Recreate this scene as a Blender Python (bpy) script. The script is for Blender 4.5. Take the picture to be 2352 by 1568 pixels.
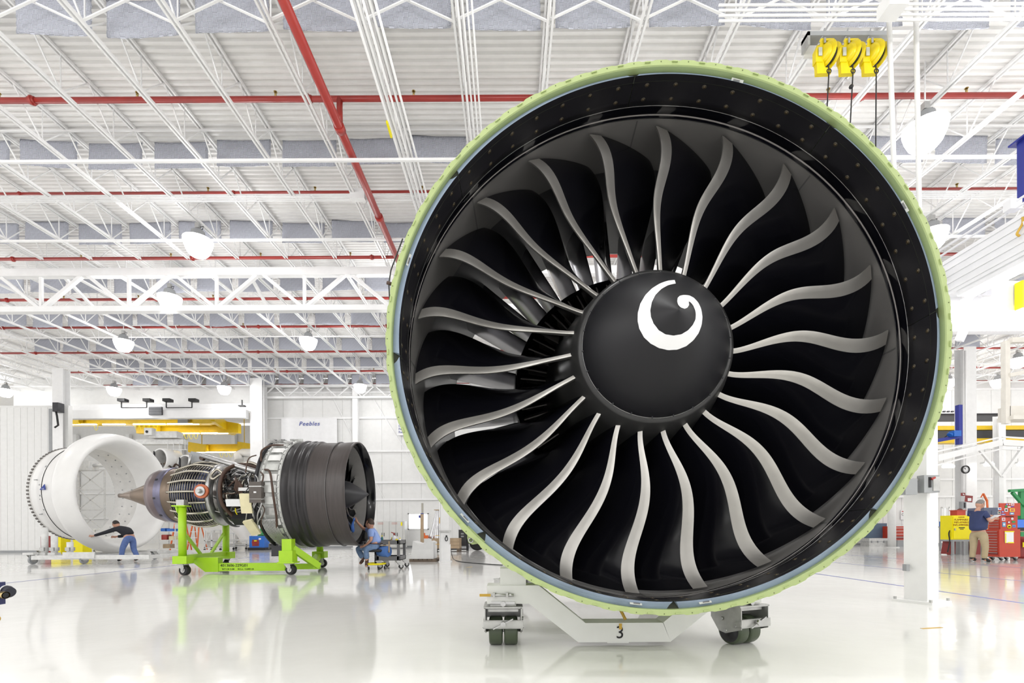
import bpy, bmesh, math, random
import numpy as np
from mathutils import Matrix, Vector, noise
PI = math.pi
R = math.radians
sc = bpy.context.scene
for o in list(bpy.data.objects): bpy.data.objects.remove(o)
col = sc.collection

# ------------------------------------------------------------------ camera, world, light, exposure
EYE = 0.9
FP = 1111.0            # focal length in pixels of the 2352 wide frame
PX0, PY0 = 1170.0, 1217.0
ROLL = R(-0.3)
cd = bpy.data.cameras.new('camera'); cam = bpy.data.objects.new('camera', cd); col.objects.link(cam)
cam.matrix_world = Matrix.Translation((0, 0, EYE)) @ Matrix.Rotation(R(90), 4, 'X') @ Matrix.Rotation(ROLL, 4, 'Z')
cd.sensor_width = 36; cd.lens = FP / 2352 * 36
cd.shift_x = (1176 - PX0) / 2352; cd.shift_y = (PY0 - 784) / 2352
cd.clip_start = 0.05; cd.clip_end = 300
sc.camera = cam
w = bpy.data.worlds.new('world'); sc.world = w; w.use_nodes = True
bg = w.node_tree.nodes['Background']; bg.inputs[0].default_value = (1.0, 0.985, 0.97, 1); bg.inputs[1].default_value = 1.12
sc.view_settings.view_transform = 'Standard'; sc.view_settings.look = 'None'
sc.view_settings.gamma = 1; sc.view_settings.use_curve_mapping = False
sc.view_settings.exposure = 0.48
sc.cycles.use_light_tree = True
sc.cycles.max_bounces = 8; sc.cycles.diffuse_bounces = 4; sc.cycles.glossy_bounces = 4
sc.cycles.sample_clamp_indirect = 6
SL = 0.0351            # roof rises away from the camera
def roof(h, y): return EYE + h + SL * y
H_CHORD, H_DECK, H_BAF = 6.56, 7.19, 6.685

def area(loc, size, power, rot=(0, 0, 0), color=(1, 1, 1), sy=None):
    l = bpy.data.lights.new('lamp_light', 'AREA'); l.energy = power; l.size = size; l.color = color
    if sy: l.shape = 'RECTANGLE'; l.size_y = sy
    else: l.shape = 'DISK'
    o = bpy.data.objects.new('lamp_light', l); o.location = loc; o.rotation_euler = rot; col.objects.link(o)
    return o

def glow(loc, power, r=.25):
    l = bpy.data.lights.new('lamp_glow', 'POINT'); l.energy = power; l.shadow_soft_size = r
    o = bpy.data.objects.new('lamp_glow', l); o.location = loc; col.objects.link(o)
    return o
def unroll(px, py):
    dx, dy = px - PX0, py - PY0
    k = math.sin(-ROLL)
    return dx - k * dy, dy + k * dx
def at(px, py, Y):
    dx, dy = unroll(px, py)
    return Vector((dx / FP * Y, Y, EYE - dy / FP * Y))
def fl(px, py):
    dx, dy = unroll(px, py); Y = EYE * FP / dy
    return Vector((dx / FP * Y, Y, 0))

# lamps out of view that go on with the grid of the visible ones
for ly in (-7, -2.5, 2.5):
    for lx in (-20, -13, -6.5, 0, 6.5, 13, 20):
        glow((lx, ly, roof(5.5, ly)), 100)

# ------------------------------------------------------------------ materials
MC = {}
def mat(name, c, rough=0.5, metal=0.0, var=0.04, scale=6.0, bump=0.0, bscale=40.0, emit=0, coat=0, spec=None, stretch=None, trans=0):
    if name in MC: return MC[name]
    m = bpy.data.materials.new(name); m.use_nodes = True; nt = m.node_tree; b = nt.nodes['Principled BSDF']
    b.inputs['Base Color'].default_value = (*c, 1); b.inputs['Roughness'].default_value = rough; b.inputs['Metallic'].default_value = metal
    if spec is not None: b.inputs['Specular IOR Level'].default_value = spec
    if coat: b.inputs['Coat Weight'].default_value = coat; b.inputs['Coat Roughness'].default_value = 0.08
    if emit:
        b.inputs['Emission Color'].default_value = (*c, 1); b.inputs['Emission Strength'].default_value = emit
    tc = nt.nodes.new('ShaderNodeTexCoord')
    src = tc.outputs['Object']
    if stretch:
        mp = nt.nodes.new('ShaderNodeMapping'); mp.inputs['Scale'].default_value = stretch
        nt.links.new(src, mp.inputs[0]); src = mp.outputs[0]
    if var:
        n = nt.nodes.new('ShaderNodeTexNoise'); n.inputs['Scale'].default_value = scale; n.inputs['Detail'].default_value = 4
        nt.links.new(src, n.inputs['Vector'])
        mr = nt.nodes.new('ShaderNodeMapRange'); mr.inputs['From Min'].default_value = .25; mr.inputs['From Max'].default_value = .75
        mr.inputs['To Min'].default_value = 1 - var * 2; mr.inputs['To Max'].default_value = 1 + var
        nt.links.new(n.outputs['Fac'], mr.inputs['Value'])
        mx = nt.nodes.new('ShaderNodeVectorMath'); mx.operation = 'SCALE'; mx.inputs[0].default_value = c
        nt.links.new(mr.outputs[0], mx.inputs['Scale']); nt.links.new(mx.outputs[0], b.inputs['Base Color'])
    if bump:
        n2 = nt.nodes.new('ShaderNodeTexNoise'); n2.inputs['Scale'].default_value = bscale; n2.inputs['Detail'].default_value = 3
        nt.links.new(src, n2.inputs['Vector'])
        bp = nt.nodes.new('ShaderNodeBump'); bp.inputs['Strength'].default_value = bump; bp.inputs['Distance'].default_value = 0.01
        nt.links.new(n2.outputs['Fac'], bp.inputs['Height']); nt.links.new(bp.outputs[0], b.inputs['Normal'])
    MC[name] = m
    return m
WHITE = mat('white_paint', (.80, .80, .79), .45, var=.02)
STEELW = mat('white_steel', (.87, .87, .87), .4, var=.02)
DECKM = mat('deck_paint', (.90, .89, .875), .5, var=.02)
GREENP = mat('zinc_green_primer', (.36, .44, .185), .45, var=.03, scale=3, bump=.05)
LIME = mat('lime_paint', (.40, .68, .02), .38, var=.03)
BLACKG = mat('gloss_black_composite', (.004, .004, .006), .14, var=.1, scale=2, spec=.35)
BLACKP = mat('black_acoustic_liner', (.010, .0095, .012), .5, var=.12, scale=30, spec=.3)
SPIN = mat('spinner_black', (.007, .007, .009), .45, var=.08, scale=5, spec=.35)
TITAN = mat('titanium_edge', (.57, .555, .525), .46, 1.0, var=.10, scale=5, bump=.05, bscale=20)
CASEG = mat('abradable_grey', (.13, .125, .12), .55, var=.06, scale=4)
BLUEF = mat('blue_grey_edge', (.30, .37, .50), .5, var=.10, scale=8)
CHROME = mat('polished_vane', (.26, .26, .27), .2, 1.0, var=.1)
METAL = mat('machined_metal', (.50, .50, .50), .34, 1.0, var=.1)
ZINC = mat('zinc_plate', (.50, .50, .49), .42, .7, var=.10, scale=12)
DARKM = mat('dark_metal', (.05, .05, .055), .4, .6, var=.15)
BLACK = mat('black_rubber', (.012, .012, .013), .55, var=.1)
OLIVE = mat('olive_polyurethane', (.065, .085, .05), .4, var=.10)
RED = mat('red_pipe_paint', (.36, .035, .028), .32, var=.06)
REDT = mat('tool_chest_red', (.52, .05, .022), .35, var=.05)
DRED = mat('dark_red_paint', (.25, .02, .018), .4, var=.05)
YEL = mat('crane_yellow', (.78, .52, .01), .4, var=.04)
YELB = mat('bright_yellow', (.90, .78, .0), .38, var=.02)
GREY = mat('grey_paint', (.32, .33, .34), .45, var=.04)
CARTG = mat('grey_resin', (.13, .13, .135), .5, var=.08)
BLUEM = mat('machine_blue', (.015, .14, .55), .35, var=.05)
NAVY = mat('navy_crane_paint', (.02, .03, .28), .4, var=.04)
BROWN = mat('brown_composite', (.060, .050, .048), .38, var=.12, scale=2.0, stretch=(14, 1, 1), bump=.12, bscale=5)
CREAM = mat('cream_panel', (.72, .66, .42), .45, var=.05)
BRONZE = mat('heat_tinted_bronze', (.21, .165, .13), .38, 1.0, var=.12, scale=2)
BLUEST = mat('heat_blued_steel', (.17, .165, .23), .34, 1.0, var=.18, scale=3)
HOSE = mat('brown_hose', (.07, .035, .022), .5, var=.1)
ORANGE = mat('orange_paint', (.75, .14, .02), .42, var=.05)
SKIN = mat('skin', (.55, .30, .21), .55, var=.05)
COWLW = mat('cowl_white', (.80, .795, .785), .3, var=.03, scale=2)
BRASS = mat('brass', (.50, .38, .16), .32, 1.0, var=.1)
FAST = mat('bronze_fastener', (.14, .10, .05), .5, .4, var=.1)
PAPER = mat('paper', (.85, .85, .86), .7, var=.02)
WOOD = mat('timber', (.42, .31, .20), .6, var=.12, scale=3)
GREENF = mat('stand_green', (.03, .28, .09), .45, var=.05)
STICK = mat('label_print', (.55, .56, .50), .6, var=.03)
INK = mat('black_ink', (.01, .01, .012), .6, var=0)
BINK = mat('blue_ink', (.03, .06, .30), .6, var=0)
RINK = mat('red_ink', (.5, .03, .02), .6, var=0)
YTAG = mat('amber_strap', (.62, .38, .05), .5, var=.08)
SWIRLW = mat('spiral_white', (.80, .80, .80), .42, var=.01)
BEAMW = mat('boom_white', (.82, .82, .86), .4, var=.02)
TUBE = mat('lit_tube', (1.0, .98, .93), .4, var=0, emit=9)
BOWL = mat('lit_bowl', (1.0, .99, .97), .4, var=0, emit=14)
LITWIN = mat('daylight_pane', (.93, .96, 1.0), .3, var=0, emit=1.6)

def basket():
    m = bpy.data.materials.new('quilted_baffle_cloth'); m.use_nodes = True; nt = m.node_tree; b = nt.nodes['Principled BSDF']
    L = nt.links.new; N = nt.nodes.new
    tc = N('ShaderNodeTexCoord'); mp = N('ShaderNodeMapping'); mp.inputs['Rotation'].default_value = (R(90), 0, 0)
    L(tc.outputs['Object'], mp.inputs[0])
    sx = N('ShaderNodeSeparateXYZ'); L(tc.outputs['Object'], sx.inputs[0])
    cb = N('ShaderNodeCombineXYZ'); L(sx.outputs['X'], cb.inputs[0]); L(sx.outputs['Z'], cb.inputs[1])
    ck = N('ShaderNodeTexChecker'); ck.inputs['Scale'].default_value = 15; ck.inputs['Color1'].default_value = (1, 1, 1, 1); ck.inputs['Color2'].default_value = (0, 0, 0, 1)
    L(cb.outputs[0], ck.inputs[0])
    def wave(ax):
        q = N('ShaderNodeMath'); q.operation = 'MULTIPLY'; q.inputs[1].default_value = 2 * PI * 60; L(sx.outputs[ax], q.inputs[0])
        s = N('ShaderNodeMath'); s.operation = 'SINE'; L(q.outputs[0], s.inputs[0]); return s
    a, c = wave('X'), wave('Z')
    mx = N('ShaderNodeMix'); mx.data_type = 'FLOAT'; L(ck.outputs['Fac'], mx.inputs[0]); L(a.outputs[0], mx.inputs[2]); L(c.outputs[0], mx.inputs[3])
    bp = N('ShaderNodeBump'); bp.inputs['Strength'].default_value = .9; bp.inputs['Distance'].default_value = .006
    L(mx.outputs[0], bp.inputs['Height']); L(bp.outputs[0], b.inputs['Normal'])
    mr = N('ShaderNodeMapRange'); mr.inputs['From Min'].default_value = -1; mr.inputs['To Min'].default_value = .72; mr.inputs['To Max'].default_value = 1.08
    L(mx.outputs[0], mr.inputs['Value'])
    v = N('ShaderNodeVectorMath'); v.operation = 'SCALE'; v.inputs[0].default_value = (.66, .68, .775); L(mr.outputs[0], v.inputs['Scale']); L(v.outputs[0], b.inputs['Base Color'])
    b.inputs['Roughness'].default_value = .6
    return m
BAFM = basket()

def floor_mat():
    m = bpy.data.materials.new('polished_epoxy'); m.use_nodes = True; nt = m.node_tree; b = nt.nodes['Principled BSDF']
    L = nt.links.new; N = nt.nodes.new
    tc = N('ShaderNodeTexCoord')
    n = N('ShaderNodeTexNoise'); n.inputs['Scale'].default_value = .5; n.inputs['Detail'].default_value = 6; L(tc.outputs['Object'], n.inputs[0])
    cr = N('ShaderNodeValToRGB'); cr.color_ramp.elements[0].position = .3; cr.color_ramp.elements[0].color = (.78, .775, .75, 1)
    cr.color_ramp.elements[1].position = .7; cr.color_ramp.elements[1].color = (.87, .865, .85, 1); L(n.outputs[0], cr.inputs[0]); L(cr.outputs[0], b.inputs['Base Color'])
    n3 = N('ShaderNodeTexNoise'); n3.inputs['Scale'].default_value = 3; L(tc.outputs['Object'], n3.inputs[0])
    mr = N('ShaderNodeMapRange'); mr.inputs['To Min'].default_value = .04; mr.inputs['To Max'].default_value = .13; L(n3.outputs[0], mr.inputs['Value']); L(mr.outputs[0], b.inputs['Roughness'])
    n2 = N('ShaderNodeTexNoise'); n2.inputs['Scale'].default_value = 5; n2.inputs['Detail'].default_value = 2; L(tc.outputs['Object'], n2.inputs[0])
    bp = N('ShaderNodeBump'); bp.inputs['Strength'].default_value = .05; bp.inputs['Distance'].default_value = .02; L(n2.outputs[0], bp.inputs['Height']); L(bp.outputs[0], b.inputs['Normal'])
    b.inputs['Specular IOR Level'].default_value = .6
    return m
FLOORM = floor_mat()

# ------------------------------------------------------------------ mesh helpers
def off(o):
    v = Vector((0, 0, 0))
    while o is not None: v = v + o.location; o = o.parent
    return v
class MB:
    def __init__(s): s.v = []; s.f = []; s.sm = []
    def add(s, vs, fs, smooth=False):
        b = len(s.v); s.v += [tuple(x) for x in vs]; s.f += [tuple(b + i for i in f) for f in fs]; s.sm += [smooth] * len(fs); return s
    def box(s, c, d, rz=0, M=None):
        x, y, z = (k / 2 for k in d)
        P = [Vector((a * x, b * y, e * z)) for e in (-1, 1) for b in (-1, 1) for a in (-1, 1)]
        if rz: P = [Matrix.Rotation(rz, 3, 'Z') @ p for p in P]
        if M: P = [M @ p for p in P]
        P = [p + Vector(c) for p in P]
        return s.add(P, [(0, 2, 3, 1), (4, 5, 7, 6), (0, 1, 5, 4), (2, 6, 7, 3), (0, 4, 6, 2), (1, 3, 7, 5)])
    def bb(s, x0, x1, y0, y1, z0, z1): return s.box(((x0 + x1) / 2, (y0 + y1) / 2, (z0 + z1) / 2), (abs(x1 - x0), abs(y1 - y0), abs(z1 - z0)))
    def bar(s, p0, p1, wd, h=None, up=(0, 0, 1)):
        h = h or wd; p0 = Vector(p0); p1 = Vector(p1); d = (p1 - p0).normalized(); u = Vector(up)
        if abs(d.dot(u)) > .98: u = Vector((0, 1, 0))
        a = d.cross(u).normalized(); b = a.cross(d).normalized()
        P = [p + a * (i * wd / 2) + b * (j * h / 2) for p in (p0, p1) for i, j in ((-1, -1), (1, -1), (1, 1), (-1, 1))]
        return s.add(P, [(0, 1, 2, 3), (7, 6, 5, 4), (0, 4, 5, 1), (1, 5, 6, 2), (2, 6, 7, 3), (3, 7, 4, 0)])
    def cyl(s, p0, p1, r0, r1=None, n=12, cap=True):
        r1 = r0 if r1 is None else r1
        return s.tube([p0, p1], [r0, r1], n, cap)
    def tube(s, pts, r, n=8, cap=True, closed=False):
        pts = [Vector(p) for p in pts]; k = len(pts)
        rs = r if isinstance(r, (list, tuple)) else [r] * k
        t0 = (pts[1] - pts[0]).normalized(); a = t0.cross(Vector((0, 0, 1)))
        if a.length < .05: a = t0.cross(Vector((0, 1, 0)))
        a.normalize(); V = []
        for i, p in enumerate(pts):
            if closed: t = (pts[(i + 1) % k] - pts[i - 1]).normalized()
            else: t = (pts[min(i + 1, k - 1)] - pts[max(i - 1, 0)]).normalized()
            a = (a - t * a.dot(t)).normalized(); b = t.cross(a)
            V += [p + (a * math.cos(2 * PI * j / n) + b * math.sin(2 * PI * j / n)) * rs[i] for j in range(n)]
        F = []
        for i in range(k if closed else k - 1):
            q = ((i + 1) % k) * n
            for j in range(n): F.append((i * n + j, i * n + (j + 1) % n, q + (j + 1) % n, q + j))
        s.add(V, F, n > 6)
        if cap and not closed:
            b = len(s.v) - k * n
            s.f.append(tuple(b + j for j in reversed(range(n)))); s.sm.append(False)
            s.f.append(tuple(b + (k - 1) * n + j for j in range(n))); s.sm.append(False)
        return s
    def lathe(s, prof, n=96, a0=0, a1=2 * PI, M=None, smooth=True):
        """profile of (radius, depth) turned about the Y axis; angle from up, clockwise"""
        full = abs(a1 - a0 - 2 * PI) < 1e-6; m = n if full else n + 1
        V = []
        for r, d in prof:
            for j in range(m):
                t = a0 + (a1 - a0) * j / n; p = Vector((r * math.sin(t), d, r * math.cos(t)))
                V.append(M @ p if M else p)
        F = []
        for i in range(len(prof) - 1):
            for j in range(n):
                q = (j + 1) % m; F.append((i * m + j, i * m + q, (i + 1) * m + q, (i + 1) * m + j))
        return s.add(V, F, smooth)
    def prism(s, poly, y0, y1, M=None):
        """polygon in x,z pushed from y0 to y1"""
        n = len(poly); V = [Vector((x, y, z)) for y in (y0, y1) for x, z in poly]
        if M: V = [M @ p for p in V]
        F = [tuple(range(n)), tuple(reversed(range(n, 2 * n)))] + [(i, n + i, n + (i + 1) % n, (i + 1) % n) for i in range(n)]
        return s.add(V, F)
    def mesh(s, name, m, o=Vector((0, 0, 0))):
        me = bpy.data.meshes.new(name)
        me.from_pydata([(a - o[0], b - o[1], c - o[2]) for a, b, c in s.v], [], s.f); me.update()
        me.polygons.foreach_set('use_smooth', s.sm)
        if m: me.materials.append(m)
        return me
    def build(s, name, m, parent=None, kind=None):
        o = bpy.data.objects.new(name, s.mesh(name, m, off(parent))); col.objects.link(o)
        if parent: o.parent = parent
        if kind: o['kind'] = kind
        return o
def put(name, me, parent=None, M=None):
    o = bpy.data.objects.new(name, me); col.objects.link(o)
    if parent: o.parent = parent
    if M is not None: o.matrix_local = M
    return o
def tag(o, label, cat, group=None):
    o['label'] = label; o['category'] = cat
    if group: o['group'] = group
    return o
def thing(name, label, cat, loc=(0, 0, 0), group=None):
    o = bpy.data.objects.new(name, None); col.objects.link(o); o.location = loc; o.empty_display_size = .1
    return tag(o, label, cat, group)
def solo(name, mb, m, label, cat, group=None):
    return tag(mb.build(name, m), label, cat, group)
def kids(o): return [c for c in bpy.data.objects if c.parent == o]
def dup(root, loc, rz=None, label=None, ch=None):
    r = root.copy(); col.objects.link(r); r.location = loc
    if rz is not None: r.rotation_euler = (0, 0, rz)
    if label: r['label'] = label
    for c0 in (ch if ch is not None else kids(root)):
        c = c0.copy(); col.objects.link(c); c.parent = r
        for g0 in kids(c0):
            g = g0.copy(); col.objects.link(g); g.parent = c
    return r
def struct(name, mb, m, parent=None):
    o = mb.build(name, m, parent)
    if not parent: o['kind'] = 'structure'
    return o
def text(s, size, m, parent, M, name='lettering', ext=.002, align='CENTER', shear=0, space=1):
    cu = bpy.data.curves.new('t', 'FONT'); cu.body = s; cu.size = size; cu.extrude = ext; cu.align_x = align; cu.align_y = 'CENTER'; cu.shear = shear; cu.space_character = space
    cu.resolution_u = 3
    o = bpy.data.objects.new('t', cu); col.objects.link(o); bpy.context.view_layer.update()
    me = bpy.data.meshes.new_from_object(o.evaluated_get(bpy.context.evaluated_depsgraph_get()))
    bpy.data.objects.remove(o); me.materials.clear(); me.materials.append(m); me.name = name
    if parent: M = Matrix.Translation(-off(parent)) @ M
    q = put(name, me, parent, M)
    return q
FACE = Matrix.Rotation(R(90), 4, 'X')     # text that faces the camera side
def TX(p, rz=0): return Matrix.Translation(p) @ Matrix.Rotation(rz, 4, 'Z') @ FACE

# ------------------------------------------------------------------ the setting
struct('floor', MB().bb(-45, 32, -9, 40, -.1, 0), FLOORM)
# roof deck: trapezoidal ribs across the hall, rising slowly away from the camera
def deck(x0, x1, y0, y1, h):
    mb = MB(); V = []; y = y0; p = .119
    P = []
    while y < y1:
        for dy, dz in ((0, 0), (.048, 0), (.062, .04), (.105, .04)): P.append((y + dy, roof(h, y + dy) + dz))
        y += p
    P.append((y1, roof(h, y1)))
    for a, b in P: V += [(x0, a, b), (x1, a, b)]
    mb.add(V, [(2 * i, 2 * i + 1, 2 * i + 3, 2 * i + 2) for i in range(len(P) - 1)]); return mb
struct('ceiling', deck(-26, 28, -8, 25.6, H_DECK), DECKM)
# far wall with panels, girts and braces
WY = 25.6
wall = struct('wall_back', MB().bb(-13.0, 29, WY, WY + .2, 2.55, 8.95), WHITE)
for i in range(40):
    x = -12.95 + i * 1.04
    MB().bb(x, x + 1.02, WY - .02, WY, 2.55, 8.9).build('wall_panel', WHITE, wall)
low = MB()
struct('wall_back_lower', MB().bb(-13.0, -5.33, WY, WY + .2, 0, 2.55).bb(-4.3, 22.9, WY, WY + .2, 0, 2.55).bb(23.2, 29, WY, WY + .2, 0, 2.55).bb(-5.33, -4.3, WY, WY + .2, 0, .98).bb(-5.33, -4.3, WY, WY + .2, 1.79, 2.55), WHITE)
wl = bpy.data.objects['wall_back_lower']
for i in range(125):
    x = -12.9 + i * .33
    if not (-5.6 < x < -4.2): MB().bb(x, x + .3, WY - .015, WY, .12, 2.5).build('wall_rib', WHITE, wl)
for z in (2.55, 3.45, 5.1, 6.85, 8.2): struct('trim_1', MB().bb(-13, 29, WY - .14, WY - .02, z - .05, z + .05), STEELW)
struct('baseboard_back', MB().bb(-13, 29, WY - .03, WY, 0, .1), GREY)
# window with a bright pane
wn = struct('window_1', MB().bb(-5.36, -5.30, WY - .05, WY + .1, .95, 1.82).bb(-4.33, -4.27, WY - .05, WY + .1, .95, 1.82).bb(-5.36, -4.27, WY - .05, WY + .1, 1.77, 1.83).bb(-5.36, -4.27, WY - .05, WY + .1, .94, 1.0), WHITE)
MB().bb(-5.31, -4.32, WY + .06, WY + .08, .98, 1.79).build('pane', LITWIN, wn)
wn2 = struct('window_2', MB().bb(22.85, 23.25, WY - .05, WY + .1, .9, .96).bb(22.85, 23.25, WY - .05, WY + .1, 1.94, 2.0).bb(22.83, 22.88, WY - .05, WY + .1, .9, 2.0).bb(23.22, 23.27, WY - .05, WY + .1, .9, 2.0), WHITE)
MB().bb(22.88, 23.22, WY + .04, WY + .06, .95, 1.95).build('pane', LITWIN, wn2)
# white folding partition at left and the second bay behind the opening
wl = struct('wall_left', MB().bb(-24, -19.75, 21.7, 21.9, 0, 6.6), WHITE)
for i in range(14):
    x = -24 + i * .305
    MB().bb(x, x + .295, 21.67, 21.7, .05, 6.5).build('wall_panel', WHITE, wl)
struct('baseboard_left', MB().bb(-24, -19.75, 21.64, 21.68, 0, .1), GREY)
struct('wall_far_bay', MB().bb(-40, -12, 37, 37.2, 0, 9), WHITE)
struct('wall_far_bay_side', MB().bb(-36.2, -36, 22, 37, 0, 9), WHITE)
struct('wall_far_bay_right', MB().bb(-12.4, -12.2, 25.8, 37, 0, 9), WHITE)
struct('ceiling_far_bay', deck(-36, -12.2, 25.6, 37.2, 7.0), DECKM)
struct('wall_header', MB().bb(-26, -13, 25.4, 25.6, 7.55, 9.0), WHITE)
for z in (1.9, 3.8, 5.7):
    struct('trim_2', MB().bb(-36, -12.4, 36.85, 37, z, z + .1), STEELW)
for x in (-33, -29, -25, -21, -17):
    struct('trim_3', MB().bb(x, x + .25, 36.6, 36.9, 0, 8.3), STEELW)

# painted lines on the floor
for i, (x, y0, y1, wd) in enumerate(((-9.0, 4, 22, .05), (6.1, 3, 22, .06), (8.6, 5, 22, .045), (11.4, 8, 22, .045))):
    solo('floor_line', MB().bb(x - wd / 2, x + wd / 2, y0, y1, .0005, .0015), mat('line_blue', (.10, .13, .42), .35, var=.1),
         ['blue floor tape line left of the green engine stand', 'blue floor tape line nearest the white post on the right', 'middle blue tape line on the floor right of the fan', 'farthest blue tape line on the floor at the right'][i], 'floor line', 'blue lines on the floor')
for i, (px, py) in enumerate(((2140, 1442), (1078, 1302))):
    p = fl(px, py); solo('floor_tape', MB().box((p.x, p.y, .001), (.22, .03, .002), .2 if i == 0 else 1.0), YTAG, ['yellow tape mark on the floor at lower right', 'yellow tape mark on the floor beside the black cable'][i], 'tape')
for a, b in (((-7.6, 8.6), (-3.9, 2.6)), ((-6.6, 2.6), (-9.6, 8.6)), ((-9.4, 5.1), (-8.0, 2.6)), ((6, 2.6), (10, 8.6)), ((10, 2.6), (6, 8.6))):
    struct('trim_4', MB().bar((a[0], WY - .1, a[1]), (b[0], WY - .1, b[1]), .03), STEELW)

# ------------------------------------------------------------------ roof joists, girder, pipes, baffles, lamps
JX = [-8.17 + 1.25 * k for k in range(-14, 29)]
Y1G, Y1S = 12.9, 25.4
wv = MB().bar((0, 0, 0), (0, 0, 1), .013, .013).mesh('web_bar', STEELW)
ORD = ('first', 'second', 'third', 'fourth', 'fifth', 'sixth', 'seventh', 'eighth', 'ninth', 'tenth', 'eleventh', 'twelfth', 'thirteenth', 'fourteenth', 'fifteenth', 'sixteenth', 'seventeenth', 'eighteenth', 'nineteenth', 'twentieth', 'twenty-first', 'twenty-second', 'twenty-third', 'twenty-fourth', 'twenty-fifth')
def joist(x, y0):
    vis = thing('roof_joist', 'white open web steel roof joist running away under the deck', 'joist', (x, y0, 0), 'steel roof joists')
    k = round((x + 3.17) / 1.25)
    vis['label'] = ('white steel roof joist directly beside the big red main' if k == 0 else 'white steel roof joist, %s to the %s of the big red main' % (ORD[abs(k) - 1], 'left' if k < 0 else 'right'))
    for nm, h, a in (('bottom_chord', H_CHORD, .03), ('top_chord', H_DECK - .045, .03)):
        for sx in (-1, 1):
            MB().bar((x + sx * .032, y0, roof(h, y0)), (x + sx * .032, Y1S, roof(h, Y1S)), .03, .042).build(nm, STEELW, vis)
    far = MB(); k = 0; y = math.ceil(y0 * 1.0) + .5
    while y < Y1S - .6:
        b = (x, y, roof(H_CHORD, y))
        for dy in (-.5, 0, .5):
            t = (x, y + dy, roof(H_DECK - .045, y + dy))
            if y < Y1G:
                d = Vector(t) - Vector(b)
                M = Matrix.Translation(Vector(b) - vis.location) @ d.to_track_quat('Z', 'Y').to_matrix().to_4x4() @ Matrix.Diagonal((1.6 if dy else 1, 1.3, d.length, 1))
                put('web_bar', wv, vis, M)
            else: far.bar(b, t, .02, .02)
        y += 1.0
    far.build('far_web', STEELW, vis)['kind'] = 'stuff'
for x in JX:
    y0 = max(4.2, abs(x) / 1.075 - .4)
    if y0 < 24: joist(x, y0)
# bridging lines across the joists
for i, (py, Y, wd) in enumerate(((366, 8.6, .045), (295, 8.95, .03), (548, 11.35, .045), (538, 12.1, .03), (882, 25.0, .06), (770, 17.9, .03), (841, 22.0, .03))):
    z = at(1170, py, Y).z
    solo('bridging_angle', MB().bar((-1.04 * Y - 1, Y, z), (1.08 * Y + 1, Y, z), wd), STEELW,
         'thin white %s bridging bar crossing the joists %s' % (('lower', 'upper')[i % 2], ('in front of the second baffle row', 'just ahead of the second baffle row', 'in front of the third baffle row', 'behind the third baffle row', 'nearest the back wall', 'before the sixth baffle row', 'before the eighth baffle row')[i]), 'bar')
# the big girder
G = 12.9; zt = at(1170, 623, G).z; zb = at(1170, 706, G).z
g = thing('girder_truss', 'deep white girder truss with heavy diagonals crossing the hall mid-way', 'truss', (0, G, 0))
MB().bb(-15.5, 15.5, G - .09, G + .09, zt - .1, zt + .1).build('top_chord', STEELW, g)
MB().bb(-15.5, 15.5, G - .09, G + .09, zb - .08, zb + .06).build('bottom_chord', STEELW, g)
for k in range(-7, 8):
    x = -.75 + k * 2.34
    for sx in (-1, 1): MB().bar((x, G, zb), (x + sx * 1.17, G, zt), .10, .08).build('diagonal', STEELW, g)
    MB().bar((x, G, zb), (x, G, zt), .07, .07).build('vertical', STEELW, g)
for x in (-11.92, -6.92, -1.92, 3.08, 8.08, 13.08):
    MB().bar((x, G, zt), (x, G + 1.07, at(1170, 706, G + 1.07).z), .07, .07).build('knee_brace', STEELW, g)
# truss against the back wall by the banner
g = thing('girder_truss', 'shallow white truss along the top of the back wall near the banner', 'truss', (-9, 25, 0))
a = at(602, 913, 25.1); b = at(1300, 910, 25.1); c = at(602, 887, 25.1)
MB().bar(a, b, .12, .1).build('bottom_chord', STEELW, g); MB().bar(c, (b.x, 25.1, c.z), .12, .1).build('top_chord', STEELW, g)
for k in range(12):
    x = a.x + k * 1.3
    MB().bar((x, 25.1, a.z), (x + .65, 25.1, c.z), .05).build('diagonal', STEELW, g); MB().bar((x + .65, 25.1, c.z), (x + 1.3, 25.1, a.z), .05).build('diagonal', STEELW, g)

# sprinkler pipes
hd = MB().cyl((0, 0, 0), (0, 0, .07), .018, n=8).cyl((0, 0, .07), (0, 0, .08), .03, n=8).mesh('sprinkler_head', BRASS)
cpl = MB().cyl((-.06, 0, 0), (.06, 0, 0), .062, n=12).cyl((-.02, 0, 0), (.02, 0, 0), .08, n=8).mesh('coupling', RED)
def pipe_row(py, Y, r, lab, x0, x1):
    z = at(1170, py, Y).z
    t = thing('sprinkler_pipe', lab, 'pipe', (0, Y, z), 'red sprinkler pipes')
    MB().cyl((x0, Y, z), (x1, Y, z), r, n=12).build('pipe', RED, t)
    x = x0 + .9; i = 0
    while x < x1:
        put('sprinkler_head', hd, t, Matrix.Translation((x, 0, r)))
        if i % 2 == 0:
            put('coupling', cpl, t, Matrix.Translation((x + .55, 0, 0)) @ Matrix.Scale(r / .05, 4))
        x += 2.3; i += 1
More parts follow.
